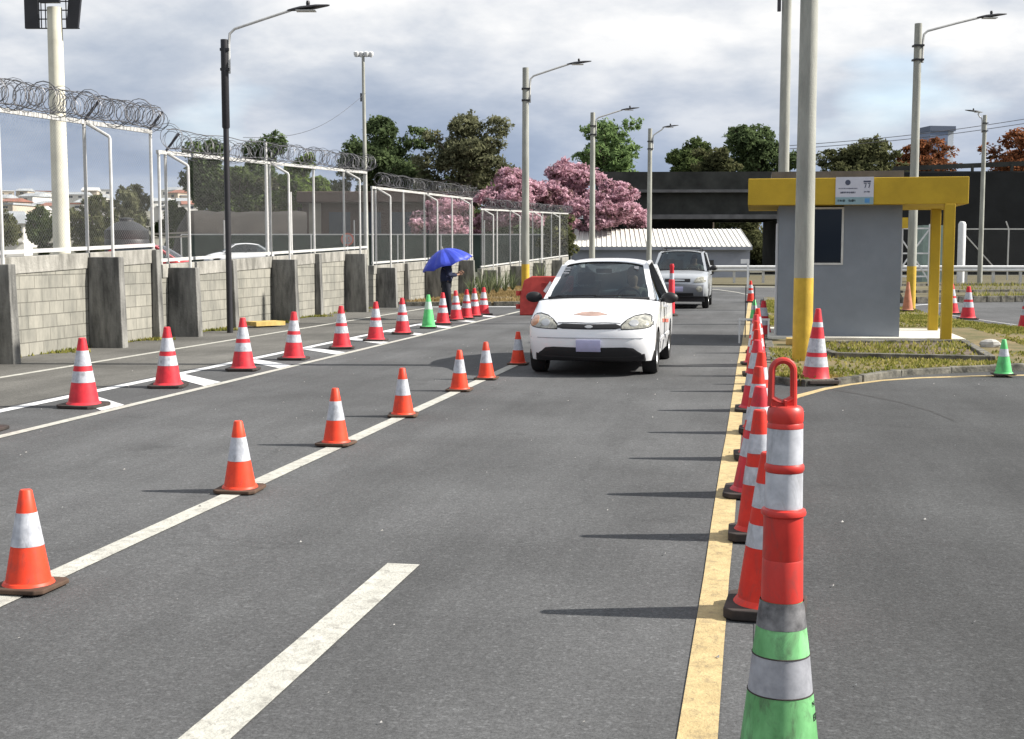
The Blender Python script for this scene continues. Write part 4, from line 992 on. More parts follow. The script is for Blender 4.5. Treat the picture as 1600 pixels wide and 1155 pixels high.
        for wy in wh:
            ti = MB(); pr_ = [(wr*.60, -.09), (wr*.93, -.095), (wr, -.065), (wr, .065), (wr*.93, .095), (wr*.60, .09)]
            n = 32; xx = s*(Wd-.10)
            vs = [(xx+a, wy+r*math.cos(2*PI*k/n), wr+r*math.sin(2*PI*k/n)) for r, a in pr_ for k in range(n)]
            ti.add(vs, [(i*n+k, i*n+(k+1) % n, (i+1)*n+(k+1) % n, (i+1)*n+k) for i in range(5) for k in range(n)])
            wl = ti.build('wheel', M['tyre'], o, smooth=50)
            rm = MB(); pr_ = [(wr*.62, .085), (wr*.56, .06), (wr*.5, .03), (wr*.15, .055), (.01, .06)]
            vs = [(xx+s*a, wy+r*math.cos(2*PI*k/n), wr+r*math.sin(2*PI*k/n)) for r, a in pr_ for k in range(n)]
            rm.add(vs, [(i*n+k, i*n+(k+1) % n, (i+1)*n+(k+1) % n, (i+1)*n+k) for i in range(4) for k in range(n)])
            rm.build('rim', M['rim'], wl, smooth=40)
    # interior
    MB().box(-Wd+.18, Wd-.18, y0+.1, y3-.1, .40, .50).build('floor', M['black'], o)
    q = MB(); q.grid([[((w0-.06)*u, y0-bow*(1-u*u)*.8+dy, z0-.02+dz) for u in np.linspace(-1, 1, 9)] for dy, dz in ((.02, 0), (.35, .01), (.42, -.05), (.42, -.3))]); q.build('dashboard', M['black'], o, smooth=40)
    for s in (1, -1):
        q = MB(); q.box(s*.36-.24, s*.36+.24, y1+.05, y1+.5, .50, .62); q.build('seat', M['seat'], o, bevel=.04)
        q = MB(); q.add([(s*.36-.23, y1+.48, .55), (s*.36+.23, y1+.48, .55), (s*.36+.19, y1+.68, z0+.12), (s*.36-.19, y1+.68, z0+.12), (s*.36-.23, y1+.60, .55), (s*.36+.23, y1+.60, .55), (s*.36+.19, y1+.78, z0+.12), (s*.36-.19, y1+.78, z0+.12)],
              [(0, 1, 2, 3), (7, 6, 5, 4), (0, 4, 5, 1), (1, 5, 6, 2), (2, 6, 7, 3), (3, 7, 4, 0)]); q.build('backrest', M['seat'], o, bevel=.04)
        q = MB(); q.box(s*.36-.13, s*.36+.13, y1+.72, y1+.81, z0+.15, z0+.33); q.build('headrest', M['seat'], o, bevel=.035)
    q = MB(); q.box(-.58, .58, y3-.75, y3-.6, .5, z0+.05); q.build('rear_seat', M['seat_l'], o, bevel=.04)
    for s in (1, -1):
        q = MB(); q.box(s*.32-.11, s*.32+.11, y3-.68, y3-.6, z0+.05, z0+.2); q.build('headrest', M['seat_l'], o, bevel=.03)
    MB().box(-.11, .11, y1-.16, y1-.13, ze1-.09, ze1-.03).build('rear_view_mirror', M['black'], o, bevel=.01)
    q = MB().tube([(.36+.17*math.cos(t), y0+.48+.05*math.sin(t), z0-.03+.15*math.sin(t)) for t in np.linspace(0, 2*PI, 21)], .013, 6); q.build('steering_wheel', M['black'], o, smooth=True)
    # wipers
    for a, b in (((-.05, y0-bow-.0, z0+.035), (.50, y0-.06, z0+.05)), ((-.58, y0-.04, z0+.03), (-.02, y0-bow+.0, z0+.045))):
        MB().tube([a, b], .008, 5).build('wiper', M['black'], o)
    for (sx_, sz) in spec.get('stickers', []):
        pass
    return o

echo = dict(hw=.83, len=4.15, pexp=3.0, corner=.5, sill=.22, wheels=(.72, 3.09), wr=.285, paint=M['carwhite'], mz=.97,
  prof=[(.10, .20, .52, 0), (.04, .28, .50, 0), (.0, .40, .48, 0), (.0, .52, .48, 0), (.02, .60, .48, 0), (.055, .68, .50, .0), (.13, .755, .60, .035), (.33, .84, .72, .075), (.62, .915, .90, .08), (.88, .965, 1.02, .07), (1.02, .985, 1.10, .06)],
  rear=[(.06, .25, .45, 0), (0, .45, .42, 0), (.02, .7, .42, 0), (.06, .88, .44, 0), (.10, .97, .50, .02), (.22, 1.0, .6, .03)],
  gh=[(1.08, .965, .71), (1.80, 1.405, .565), (3.15, 1.40, .54), (3.86, .97, .66)], crown=.10, bow=.13,
  patches=[
   ('headlight', M['lampglass'], [.415, .47, .56, .68, .755, .785], [.660, .722, .768, .788, .772, .70], [.615, .615, .618, .625, .64, .668], .006, True),
   ('turn_signal', M['amber'], [-.785, -.755, -.70, -.67], [.70, .765, .775, .75], [.665, .635, .65, .68], .012, False),
   ('grille', M['black'], [-.40, -.36, 0, .36, .40], [.655, .68, .672, .68, .655], [.625, .612, .605, .612, .625], .003, False),
   ('lower_intake', M['black'], [-.66, -.60, -.50, 0, .50, .60, .66], [.30, .365, .385, .375, .385, .365, .30], [.21, .205, .205, .205, .205, .205, .21], .004, False),
   ('shadow_strip', M['black'], [-.815, -.7, -.6, 0, .6, .7, .815], [.325, .30, .27, .25, .27, .30, .325], [.20]*7, .010, False),  # shadow below the bumper put in as a black strip
   ('number_plate', M['plate'], [-.155, .155], [.475, .475], [.325, .325], .03, False),
   ('hood_emblem', M['decal'], [-.22, -.11, 0, .11, .22], [.79, .818, .825, .818, .79], [.788, .775, .77, .775, .788], .003, False),
   ('bonnet_gap', M['black'], [-.40, -.2, 0, .2, .40], [.692, .697, .690, .697, .692], [.687, .692, .685, .692, .687], .001, False),
   ('headlight_surround', M['black'], [.405, .47, .56, .68, .76, .80], [.673, .735, .781, .801, .785, .71], [.604, .604, .607, .614, .628, .658], .002, True),
   ('headlight_bulb', M['rim'], [.50, .525, .565, .605, .63], [.69, .722, .734, .722, .69], [.69, .655, .643, .655, .69], .013, True),
   ('bumper_line', M['clad'], [-.78, -.5, -.2, 0, .2, .5, .78], [.50]*7, [.493]*7, .0015, False),
   ('badge', M['rim'], [-.05, -.02, .02, .05], [.648, .66, .66, .648], [.635, .622, .622, .635], .016, False),
  ])
wc = gnd(1018, 583); CX = gnd(925, 590).x
cx_ = at(920, 398, 16.15)
white = car('compact_car', cx_.x, cx_.y, echo, 'white compact car driving towards the camera, with brown oval mark on its bonnet')
# red marks on the flank, wheel arch side mouldings
for s_ in (1, -1):
    for (ya, yb, za, zb) in ((1.45, 2.6, .66, .60),):
        MB().bar((s_*.832, ya, za), (s_*.832, yb, zb), .008, .05).build('red_stripe', M['signred'], white)
    MB().bar((s_*.833, 1.08, .42), (s_*.833, 2.75, .42), .014, .05).build('side_moulding', M['carwhite'], white)
    for yy in (1.10, 2.20): MB().bar((s_*.830, yy, .30), (s_*.826, yy+.02, .93), .006, .006, up=(0, 1, 0)).build('door_gap', M['black'], white)
# window stickers
for dx, z_, w_ in ((-.60, 1.36, .055), (-.605, 1.325, .06), (-.615, 1.29, .06)):
    t = (z_-.965)/(1.40-.965); MB().box(dx+.06, dx+.06+w_*1.4, .0, .004, z_, z_+.018).build('sticker', M['paintw'], white).location.y = 1.08+.72*t-.075
MB().box(.42, .48, 0, .004, 1.35, 1.39).build('sticker', M['paintw'], white).location.y = 1.66

rav = dict(hw=.87, len=4.2, corner=.4, sill=.34, wheels=(.80, 3.29), wr=.345, paint=M['carsilver'], mz=1.16, pexp=3.2, handle=M['black'],
  prof=[(.10, .36, .46, 0), (.02, .45, .42, 0), (.0, .60, .40, 0), (.03, .72, .40, 0), (.05, .82, .42, 0), (.09, .92, .48, .01), (.25, 1.0, .60, .05), (.6, 1.06, .90, .06), (.98, 1.10, 1.08, .05)],
  rear=[(.06, .4, .4, 0), (0, .6, .35, 0), (.02, .9, .35, 0), (.04, 1.05, .38, 0), (.08, 1.12, .45, .02)],
  gh=[(1.08, 1.09, .75), (1.72, 1.62, .62), (3.75, 1.63, .60), (4.02, 1.12, .73)], crown=.06, bow=.11,
  patches=[
   ('headlight', M['lampglass'], [.46, .55, .70, .80], [.80, .90, .93, .88], [.755, .75, .75, .78], .006, True),
   ('grille', M['black'], [-.36, .36], [.865, .865], [.77, .77], .006, False),
   ('grille_bar', M['carsilver'], [-.2, 0, .2], [.835, .845, .835], [.80, .79, .80], .022, False),
   ('bumper', M['clad'], [-.855, -.5, 0, .5, .855], [.70, .70, .72, .70, .70], [.37, .36, .36, .36, .37], .02, False),
   ('fog_lamp', M['lampglass'], [.52, .57, .66, .70], [.60, .65, .65, .60], [.56, .49, .49, .54], .03, True),
   ('intake', M['black'], [-.45, .45], [.46, .46], [.37, .37], .03, False),
   ('number_plate', M['plate'], [-.16, .16], [.64, .64], [.50, .50], .032, False),
  ])
sp2 = at(1059, 398, 36.6)
silver = car('suv', sp2.x, sp2.y, rav, 'silver sport utility vehicle following behind the white car')
for s in (1, -1):
    MB().tube([(s*.56, 1.95, 1.66), (s*.56, 2.05, 1.74), (s*.55, 3.4, 1.74), (s*.55, 3.5, 1.66)], .02, 8).build('roof_rail', M['lampblk'], silver, smooth=True)
MB().bar((-.55, 2.3, 1.745), (.55, 2.3, 1.745), .05, .03).build('roof_bar', M['lampblk'], silver)
# parked cars beyond the fence
hat = dict(echo); hat['paint'] = M['carsilver']; hat['patches'] = echo['patches'][:4]
rp = dict(echo); rp['paint'] = M['carred']; rp['patches'] = echo['patches'][:4]
hat['paint'] = M['carwhite']
b = at(318, 398, 76); car('parked_car', b.x, b.y, hat, 'white car behind the fence next to the black lamp pole', z=.74, rz=-1.1)
b = at(108, 398, 44); car('parked_car', b.x, b.y, rp, 'red car behind the fence, left of the white parked car', z=.42, rz=-PI/2+PSI)

# ================================================================== PEOPLE
def skin_obj(name, verts, edges, radii, m, parent, sub=2):
    me = bpy.data.meshes.new(name); me.from_pydata(verts, edges, []); o = bpy.data.objects.new(name, me); C.objects.link(o)
    sk = o.modifiers.new('s', 'SKIN'); sk.use_smooth_shade = True
    lay = me.skin_vertices[0] if me.skin_vertices else None
    if lay is None:
        bpy.context.view_layer.objects.active = o; bpy.ops.mesh.customdata_skin_add(); lay = me.skin_vertices[0]
    for i, r in enumerate(radii): lay.data[i].radius = r if isinstance(r, tuple) else (r, r)
    lay.data[0].use_root = True
    sb = o.modifiers.new('u', 'SUBSURF'); sb.levels = sub; sb.render_levels = sub
    bpy.context.view_layer.update(); dg = bpy.context.evaluated_depsgraph_get(); nm = bpy.data.meshes.new_from_object(o.evaluated_get(dg))
    bpy.data.objects.remove(o); nm.materials.clear(); nm.materials.append(m); nm.shade_smooth()
    r_ = bpy.data.objects.new(name, nm); link(r_, parent); return r_
def head_mesh(mb, c, face=(1, 0), s=1.0):
    pass
def person_umbrella(loc, rz, label):
    # local +x = facing direction
    o = empty('person', loc, rz, label, 'person')
    V = [(0, 0, .86), (0, 0, 1.02), (.01, 0, 1.18), (.02, 0, 1.30), (.03, 0, 1.38), (.06, 0, 1.50), (.07, 0, 1.57),
         (0, .09, .82), (-.02, .10, .46), (-.06, .10, .09), (.06, .10, .04),
         (0, -.09, .82), (.05, -.10, .46), (.06, -.10, .09), (.18, -.10, .04),
         (.02, .17, 1.30), (.02, .20, 1.05), (.25, .12, 1.08), (.31, .10, 1.10),
         (.02, -.17, 1.30), (.04, -.21, 1.04), (.26, -.13, 1.06), (.33, -.11, 1.08)]
    E = [(0, 1), (1, 2), (2, 3), (3, 4), (4, 5), (5, 6), (0, 7), (7, 8), (8, 9), (9, 10), (0, 11), (11, 12), (12, 13), (13, 14), (3, 15), (15, 16), (16, 17), (17, 18), (3, 19), (19, 20), (20, 21), (21, 22)]
    R = [(.115, .115), (.11, .10), (.125, .105), (.12, .09), .05, .085, .07, .085, .055, .036, .035, .085, .055, .036, .035, .05, .036, .028, .022, .05, .036, .028, .022]
    skin_obj('body', V, E, R, M['skin'], o)
    k = 1.16
    skin_obj('shirt', [(0, 0, .80) if i == 0 else V[i] for i in (0, 1, 2, 3, 15, 16, 17, 19, 20, 21)], [(0, 1), (1, 2), (2, 3), (3, 4), (4, 5), (5, 6), (3, 7), (7, 8), (8, 9)], [(.165, .165), (.155, .15), (.16, .14), (.15, .12), .075, .052, .042, .075, .052, .042], M['navy'], o)
    skin_obj('trousers', [(0, 0, .93)]+[V[i] for i in (7, 8, 9, 11, 12, 13)], [(0, 1), (1, 2), (2, 3), (0, 4), (4, 5), (5, 6)], [(.125, .125), .11, .08, .062, .11, .08, .062], M['trousers'], o)
    for a, b in ((9, 10), (13, 14)):
        q = MB(); x, y = V[a][0], V[a][1]; q.ball((x+.07, y, .045), (.14, .05, .05), 12, 8); q.build('shoe', M['shoe'], o, smooth=True)
    q = MB(); q.ball((.045, 0, 1.555), (.105, .095, .115), 16, 12); q.ball((-.045, 0, 1.52), (.06, .06, .07), 12, 8); q.build('hair', M['hair'], o, smooth=True)
    q = MB(); q.ball((.155, 0, 1.50), (.02, .014, .022), 8, 6); q.build('nose', M['skin'], o, smooth=True)
    for (hx_, hy_, hz2, up) in ((.33, .10, 1.11, 1), (.35, -.11, 1.09, 1)):
        q = MB(); q.ball((hx_, hy_, hz2), (.04, .03, .035), 10, 8)
        for f in range(4):
            a = -.03+f*.02; q.tube([(hx_+.02, hy_+a*.8, hz2+.012), (hx_+.055, hy_+a*.9, hz2+.02-.004*f), (hx_+.062, hy_+a*.9, hz2+.045), (hx_+.045, hy_+a*.85, hz2+.055)], [.009, .009, .008, .007], 6)
        q.tube([(hx_, hy_+.03*up, hz2), (hx_+.025, hy_+.035, hz2+.035), (hx_+.04, hy_+.02, hz2+.05)], [.011, .010, .008], 6)
        q.build('hand', M['skin'], o, smooth=True)
    return o
pp = at(697, 398, 30.6)
per = person_umbrella((pp.x, pp.y, .009), PSI+.1, 'person in dark navy clothes standing under the blue umbrella')
# umbrella
uo = empty('umbrella', (pp.x+.12, pp.y+.27*0+.08, 1.12), 0, 'bright blue open umbrella held over the person in navy', 'umbrella')
top = Vector((-.22, 0, .56)); ax = Vector((-.28, 0, 1)).normalized(); ax = Vector((-.30, -.12, 1)).normalized()
u_ = ax.orthogonal().normalized(); v_ = ax.cross(u_); P = []; nR = 8
for i in range(7):
    rr = .64*i/6; row_ = []
    for k in range(nR*4+1):
        a = 2*PI*k/(nR*4); sc = 1-.035*(1-abs(math.cos(nR*a/2)))*(i/6)**2*2; dz = -.36*(rr/.64)**2+.012*math.cos(nR*a)*0
        sag = .16*(1-abs(math.cos(nR*a/2)))*(i/6)
        row_.append(top+(u_*math.cos(a)+v_*math.sin(a))*rr*sc+ax*(dz-sag*.3))
    P.append(row_)
can = MB(); can.grid(P); co = can.build('canopy', M['umb'], uo, smooth=12)
sd = co.modifiers.new('t', 'SOLIDIFY'); sd.thickness = .004
MB().tube([(0.02, 0, -.06), tuple(top+ax*.07)], .008, 8).build('shaft', M['galv'], uo)
for k in range(nR):
    a = 2*PI*k/nR; MB().tube([top-ax*.03, top+(u_*math.cos(a)+v_*math.sin(a))*.35-ax*.135, top+(u_*math.cos(a)+v_*math.sin(a))*.62-ax*.365], .004, 5).build('rib', M['galv'], uo)
MB().tube([(0.02, 0, -.14), (.02, 0, -.04)], .014, 8).build('handle', M['black'], uo)

def driver(cobj, x, y, z, m, label):
    loc = cobj.matrix_basis @ Vector((x, y, z)); o = empty('person', loc, 0, label, 'person')
    V = [(0, 0, 0), (0, .02, .22), (0, .03, .40), (0, .02, .48), (0, -.01, .58), (0, -.01, .68), (.19, .02, .40), (.24, -.16, .22), (.13, -.36, .30), (-.19, .02, .40), (-.24, -.16, .22), (-.10, -.36, .30), (.1, -.35, .0), (-.1, -.35, .0)]
    E = [(0, 1), (1, 2), (2, 3), (3, 4), (4, 5), (2, 6), (6, 7), (7, 8), (2, 9), (9, 10), (10, 11), (0, 12), (0, 13)]
    R = [(.15, .11), (.14, .1), (.13, .09), .05, .085, .07, .055, .04, .03, .055, .04, .03, .08, .08]
    skin_obj('body', V, E, R, M['skin'], o)
    skin_obj('shirt', [V[i] for i in (0, 1, 2, 6, 7, 9, 10)], [(0, 1), (1, 2), (2, 3), (3, 4), (2, 5), (5, 6)], [(.165, .125), (.155, .115), (.145, .1), .065, .05, .065, .05], m, o)
    q = MB(); q.ball((0, .03, .66), (.095, .10, .11), 14, 10); q.build('hair', M['hair'], o, smooth=True)
    for s in (1, -1):
        q = MB(); hx_, hy_, hz2 = s*.12, -.38, .31; q.ball((hx_, hy_, hz2), (.035, .03, .04), 10, 8)
        for f in range(4): q.tube([(hx_, hy_-.02, hz2-.03+f*.018), (hx_+s*.01, hy_-.045, hz2-.03+f*.018), (hx_-s*.02, hy_-.05, hz2-.028+f*.018)], .008, 6)
        q.tube([(hx_-s*.02, hy_, hz2+.03), (hx_-s*.03, hy_-.02, hz2+.05)], .009, 6); q.build('hand', M['skin'], o, smooth=True)
    return o
driver(white, .36, 2.12, .62, M['shirt'], 'driver with dark hair at the wheel of the white car')
driver(silver, .38, 2.15, .80, M['shirt'], 'driver seen behind the windscreen of the silver vehicle')

# ================================================================== TREES
def leaves(name, lobes, n, size, m, parent, shell=.55, elong=1.0):
    """lobes: (cx,cy,cz,rx,ry,rz) local"""
    lob = np.array(lobes, float); vol = np.prod(lob[:, 3:6], axis=1)**.7; pr = vol/vol.sum()
    cnt = rng.multinomial(n, pr); ctr = []; nor = []; tone = []
    for l, c in zip(lob, cnt):
        d = rng.normal(size=(c, 3)); d /= np.linalg.norm(d, axis=1)[:, None]+1e-9
        r = shell+(1.05-shell)*rng.random(c)**.5
        # clumps: pull leaves towards random sub centres
        k = max(4, int(c/38)); sc = rng.normal(size=(k, 3)); sc /= np.linalg.norm(sc, axis=1)[:, None]; sc *= (.55+.5*rng.random((k, 1)))
        idx = rng.integers(0, k, c); p = sc[idx]+rng.normal(scale=.13, size=(c, 3)); mixm = rng.random(c) < .72
        q = np.where(mixm[:, None], p, d*r[:, None])
        ctr.append(l[:3]+q*l[3:6]); nor.append(d*.6+np.array([0, 0, .5])+rng.normal(scale=.6, size=(c, 3)))
        tt = np.where(mixm, (idx*37 % 11)/11.0, .5)*.6+.4*rng.random(c); tone.append(tt)
    ctr = np.concatenate(ctr); nor = np.concatenate(nor); tone = np.concatenate(tone); n = len(ctr)
    nor /= np.linalg.norm(nor, axis=1)[:, None]+1e-9
    a = np.cross(nor, rng.normal(size=(n, 3))); a /= np.linalg.norm(a, axis=1)[:, None]+1e-9; b = np.cross(nor, a)
    s = size*(.5+rng.random(n))[:, None]
    V = np.stack([ctr-a*s*elong, ctr-b*s*.55, ctr+a*s*elong, ctr+b*s*.55], 1).reshape(-1, 3)
    me = bpy.data.meshes.new(name); me.vertices.add(4*n); me.vertices.foreach_set('co', V.ravel()); me.loops.add(4*n); me.loops.foreach_set('vertex_index', np.arange(4*n)); me.polygons.add(n); me.polygons.foreach_set('loop_start', np.arange(n)*4); me.polygons.foreach_set('loop_total', np.full(n, 4))
    me.update(calc_edges=True); me.materials.append(m); t_ = me.attributes.new('tone', 'FLOAT', 'FACE'); t_.data.foreach_set('value', tone.astype(np.float32))
    o = bpy.data.objects.new(name, me); link(o, parent); return o
def tree(x0, x1, y0, y1, D, kind, label, name='tree', n=5000, size=None, ground=0.3, trunk='trunk', lob=None, density=1.0, spread=.5, bare=.0, cat='tree', group='trees beyond the fence and bridge'):
    """crown spans photo columns x0..x1 and rows y0..y1 at distance D"""
    c = at((x0+x1)/2, (y0+y1)/2, D); hw = (x1-x0)/2*D/FPX*1.20; hh = (y1-y0)/2*D/FPX*1.10
    g = gh(c.x, c.y) if c.z-hh > gh(c.x, c.y) else gh(c.x, c.y)
    o = empty(name, (c.x, c.y, g), random.uniform(0, 6), label, cat, group)
    cz = c.z-g; rl = random.Random(int(x0*7+y0)); lobes = []
    k = (lob or 11)+9
    for i in range(k):
        a = 2*PI*i/k*1.618*2; rr = rl.uniform(.15, .84); zf = rl.uniform(-.75, .78)
        s = rl.uniform(.16, .34)*(1-.2*abs(zf)); w_ = 1-.30*max(0, zf)
        lobes.append((hw*rr*w_*math.cos(a), hw*rr*w_*math.sin(a)*.9, cz+hh*zf, hw*s*1.1, hw*s, hh*s*.85))
    lobes.append((hw*rl.uniform(-.2, .2), 0, cz+hh*.62, hw*.30, hw*.3, hh*.30)); lobes.append((hw*.66, 0, cz-hh*.2, hw*.28, hw*.3, hh*.24)); lobes.append((-hw*.66, 0, cz-hh*.05, hw*.28, hw*.3, hh*.24)); lobes.append((0, 0, cz-hh*.05, hw*.5, hw*.5, hh*.45))
    th = cz-hh*.25; tr = max(.12, hw*.05); q = MB(); lean = rl.uniform(-.3, .3)
    q.tube([(0, 0, -.1), (lean*.3, 0, th*.5), (lean, .1, th), (lean*1.2, 0, cz+hh*.3)], [tr*1.3, tr, tr*.75, tr*.25], 8)
    for l in lobes[:k]:
        m_ = Vector((l[0]*.45, l[1]*.45, (th+l[2])/2)); q.tube([(lean*.7, 0, th*rl.uniform(.6, .95)), m_, (l[0], l[1], l[2]), (l[0]*1.15, l[1]*1.15, l[2]+l[5]*.6)], [tr*.5, tr*.32, tr*.16, tr*.05], 5, False)
        for _ in range(3):
            e = Vector((l[0]+rl.uniform(-1, 1)*l[3], l[1]+rl.uniform(-1, 1)*l[4], l[2]+rl.uniform(-.6, 1.1)*l[5])); q.tube([(l[0]*.7, l[1]*.7, l[2]-l[5]*.4), e], [tr*.14, tr*.04], 4, False)
    q.build('trunk', M['trunk_l'] if trunk == 'pale' else M['trunk'], o, smooth=True)
    leaves('crown', lobes, int(n*density*2.6), size or D*.0013, LEAF[kind], o, elong=1.2)
    return o
T = tree
T(-30, 40, 330, 400, 120, 'olive', 'olive green bush tree beside the white house at the left edge', n=2500)
T(36, 92, 322, 400, 105, 'mid', 'dull green round tree just left of the thick white mast', n=3000)
T(108, 185, 304, 400, 104, 'olive', 'olive brown tree right of the thick white mast', n=4500)
T(176, 240, 290, 398, 106, 'brown', 'brownish tree behind the black water tank', n=4000)
T(246, 305, 314, 396, 108, 'mid', 'low green tree left of the dark earth bank', n=3500)
T(282, 372, 222, 350, 108, 'dark', 'tall dark tree behind the black lamp pole, with pale stems', n=6500, trunk='pale')
T(362, 455, 212, 352, 112, 'dark', 'dark green tree right of the black lamp pole', n=6500, lob=9)
T(395, 470, 275, 366, 104, 'brown', 'brown leaved tree beside the black lamp pole above the bank', n=4000)
T(430, 512, 248, 350, 100, 'bright', 'bright yellow green tree left of the brown hut', n=5500)
T(540, 668, 186, 318, 112, 'dark', 'large dark tree behind the slim four lamp mast', n=8500, lob=13)
T(540, 668, 262, 345, 118, 'dark', 'dark lower tree under the crown of the large dark tree', n=4500)
T(655, 795, 180, 322, 108, 'brown', 'large olive brown tree with bare twigs right of the slim mast', n=7500, lob=15, trunk='pale')
T(690, 770, 250, 345, 118, 'mid', 'green tree between the olive brown tree and the pink trees', n=3500)
T(735, 862, 262, 356, 92, 'pink', 'pink flowering tree left of the nearest concrete lamp post', n=8000, trunk='pale')
T(815, 945, 254, 362, 96, 'pink', 'pink flowering tree right of the nearest concrete lamp post', n=8500, trunk='pale')
T(888, 1014, 284, 372, 88, 'pink', 'pink flowering tree over the white roofed shed', n=6000, trunk='pale')
T(640, 750, 308, 388, 90, 'pink', 'pink flowering tree seen through the fence above the umbrella', n=3500, trunk='pale')
T(700, 910, 320, 392, 104, 'dark', 'dark shrubby growth under the pink trees', n=6500, name='shrub', cat='shrub')
T(840, 905, 330, 395, 80, 'olive', 'olive shrub at the far end of the fence', n=2500, name='shrub', cat='shrub')
T(888, 1010, 186, 292, 125, 'pale', 'airy light green tree behind the second concrete lamp post', n=4200, lob=10)
T(1036, 1135, 218, 300, 128, 'mid', 'dark green tree above the left end of the bridge', n=5500)
T(1120, 1248, 196, 300, 135, 'dark', 'dark round tree behind the bridge, left of the thick pole', n=7500)
T(1080, 1150, 232, 290, 118, 'olive', 'pale olive tree low above the bridge parapet', n=2500)
T(1284, 1420, 216, 300, 128, 'olive', 'olive green tree above the booth roof', n=6500)
T(1390, 1495, 220, 290, 132, 'orange', 'orange tinged tree in front of the distant tower', n=2600, trunk='pale')
T(1540, 1680, 202, 300, 118, 'orange', 'rust coloured tree at the right edge above the bridge', n=4000)
T(1095, 1235, 322, 440, 135, 'olive', 'sunlit olive trees seen under the bridge', n=9000)

T(325, 415, 262, 366, 104, 'mid', 'mid green tree between the two dark trees behind the black lamp pole', n=3500)
T(500, 560, 282, 350, 112, 'mid', 'small green tree between the bright tree and the large dark tree', n=2500)
T(-170, -40, 310, 400, 100, 'mid', 'round green tree beyond the wall outside the left edge', n=3000)
T(-330, -190, 290, 400, 110, 'olive', 'olive tree beyond the wall far outside the left edge', n=3000)
# spiky plants on verge
def spiky(px, py, h, label):
    p = gnd(px, py, .1); o = empty('spiky_plant', p, random.uniform(0, 6), label, 'plant', 'spiky plants on the verge')
    V = []; Fc = []; tn = []
    for i in range(42):
        a = random.uniform(0, 2*PI); t = random.uniform(.1, .75); l = h*random.uniform(.6, 1.15); pts = []
        for k in range(4):
            s = k/3; rr = l*s*math.sin(t*(.6+.6*s)); pts.append((rr*math.cos(a), rr*math.sin(a), l*s*math.cos(t*(.5+.7*s))))
        b = len(V); ww = .022
        for k, q in enumerate(pts):
            w_ = ww*(1-k/3*.9); V += [(q[0]-w_*math.sin(a), q[1]+w_*math.cos(a), q[2]), (q[0]+w_*math.sin(a), q[1]-w_*math.cos(a), q[2])]
        for k in range(3): Fc.append((b+2*k, b+2*k+1, b+2*k+3, b+2*k+2)); tn.append(random.random())
    me = bpy.data.meshes.new('leaves'); me.from_pydata(V, [], Fc); me.materials.append(LEAF['plant']); t_ = me.attributes.new('tone', 'FLOAT', 'FACE'); t_.data.foreach_set('value', tn)
    link(bpy.data.objects.new('leaves', me), o)
    MB().tube([(0, 0, -.02), (0, 0, .12)], [.05, .03], 8).build('stem', M['trunk'], o)
for (px, py, h, lb) in ((737, 463, .75, 'spiky plant just right of the umbrella person'), (751, 461, .95, 'spiky plant behind the last red cones'), (764, 460, 1.1, 'tallest spiky plant, mid way between umbrella and red barrier'), (776, 459, 1.0, 'spiky plant right of the tallest one on the verge'), (789, 457, .9, 'spiky plant left of the red barrier'), (801, 455, 1.0, 'spiky plant at the left end of the red barrier'), (846, 447, 1.35, 'leafy plant behind the red barrier, right of the lamp post')):
    spiky(px, py, h, lb)
p = onX(582, 470, XW+.3); 
# yellow timber by the wall
a, b = gnd(392, 512), gnd(437, 510)
tag(MB().bar(a+Vector((0, 0, .08)), b+Vector((0, 0, .08)), .45, .09).build('wooden_pallet', M['wood']), 'yellow wooden board lying at the foot of the block wall', 'board')

# ================================================================== BACKGROUND LEFT
def bxo(px0, px1, D, z0, z1, depth, name=None):  # local frame aligned with camera heading
    a = at(px0, 398, D); b = at(px1, 398, D); return a, b
def placed(name, px, D, z, label, cat, group=None): p = at(px, 398, D); return empty(name, (p.x, p.y, z), PSI, label, cat, group)
def hwd(px0, px1, D): return (px1-px0)/2*D/FPX
# green screen fence
o = placed('screen_fence', 588, 80, .45, 'long dark green screened fence across the side street', 'fence'); h = hwd(285, 891, 80); zt = at(500, 367, 80).z-.45
MB().box(-h, h, -.02, .02, 0, zt).build('screen', M['screen'], o)
MB().bar((-h, 0, zt+.02), (h, 0, zt+.02), .07).build('top_rail', M['galv'], o)
for i in range(10): MB().bar((-h+2*h*i/9, -.05, 0), (-h+2*h*i/9, -.05, zt+.9*(i % 3 == 1)), .07).build('post', M['galv'], o)
# earth bank
q = MB(); P = []
for i in range(15):
    t = i/14; row_ = []
    for j in range(7):
        u = j/6; px = 262+(480-262)*t; p = at(px, 398, 84+10*u); zmax = at(px, 336, 88).z; hgt = zmax*math.sin(PI*min(1, .08+u*.6))*min(1, (t*7)**.5 if t > 0 else 0)
        row_.append((p.x, p.y, .3+hgt+random.uniform(-.12, .12)))
    P.append(row_)
struct(MB().grid(P).build('earth_bank', M['earth'], smooth=True))
# brown hut
o = placed('hut', 606, 97, .4, 'low brown hut with flat roof behind the fence', 'building'); h = hwd(474, 738, 97); zt = at(600, 300, 97).z-.4
q = MB(); q.box(-h, h, 0, 8, 0, zt-.8); q.build('wall', M['hut'], o)
MB().box(-h-.3, h+.3, -.8, 8.5, zt-.8, zt).build('roof', M['hut'], o, bevel=.05)
MB().box(-h+.5, -h+1.4, -.1, .1, 0, zt-.85).build('column', M['hut_l'], o)
for i in range(4): MB().box(-h+2+i*2.3, -h+3.6+i*2.3, -.05, .05, .9, zt-1.5).build('window', M['hwin'], o)
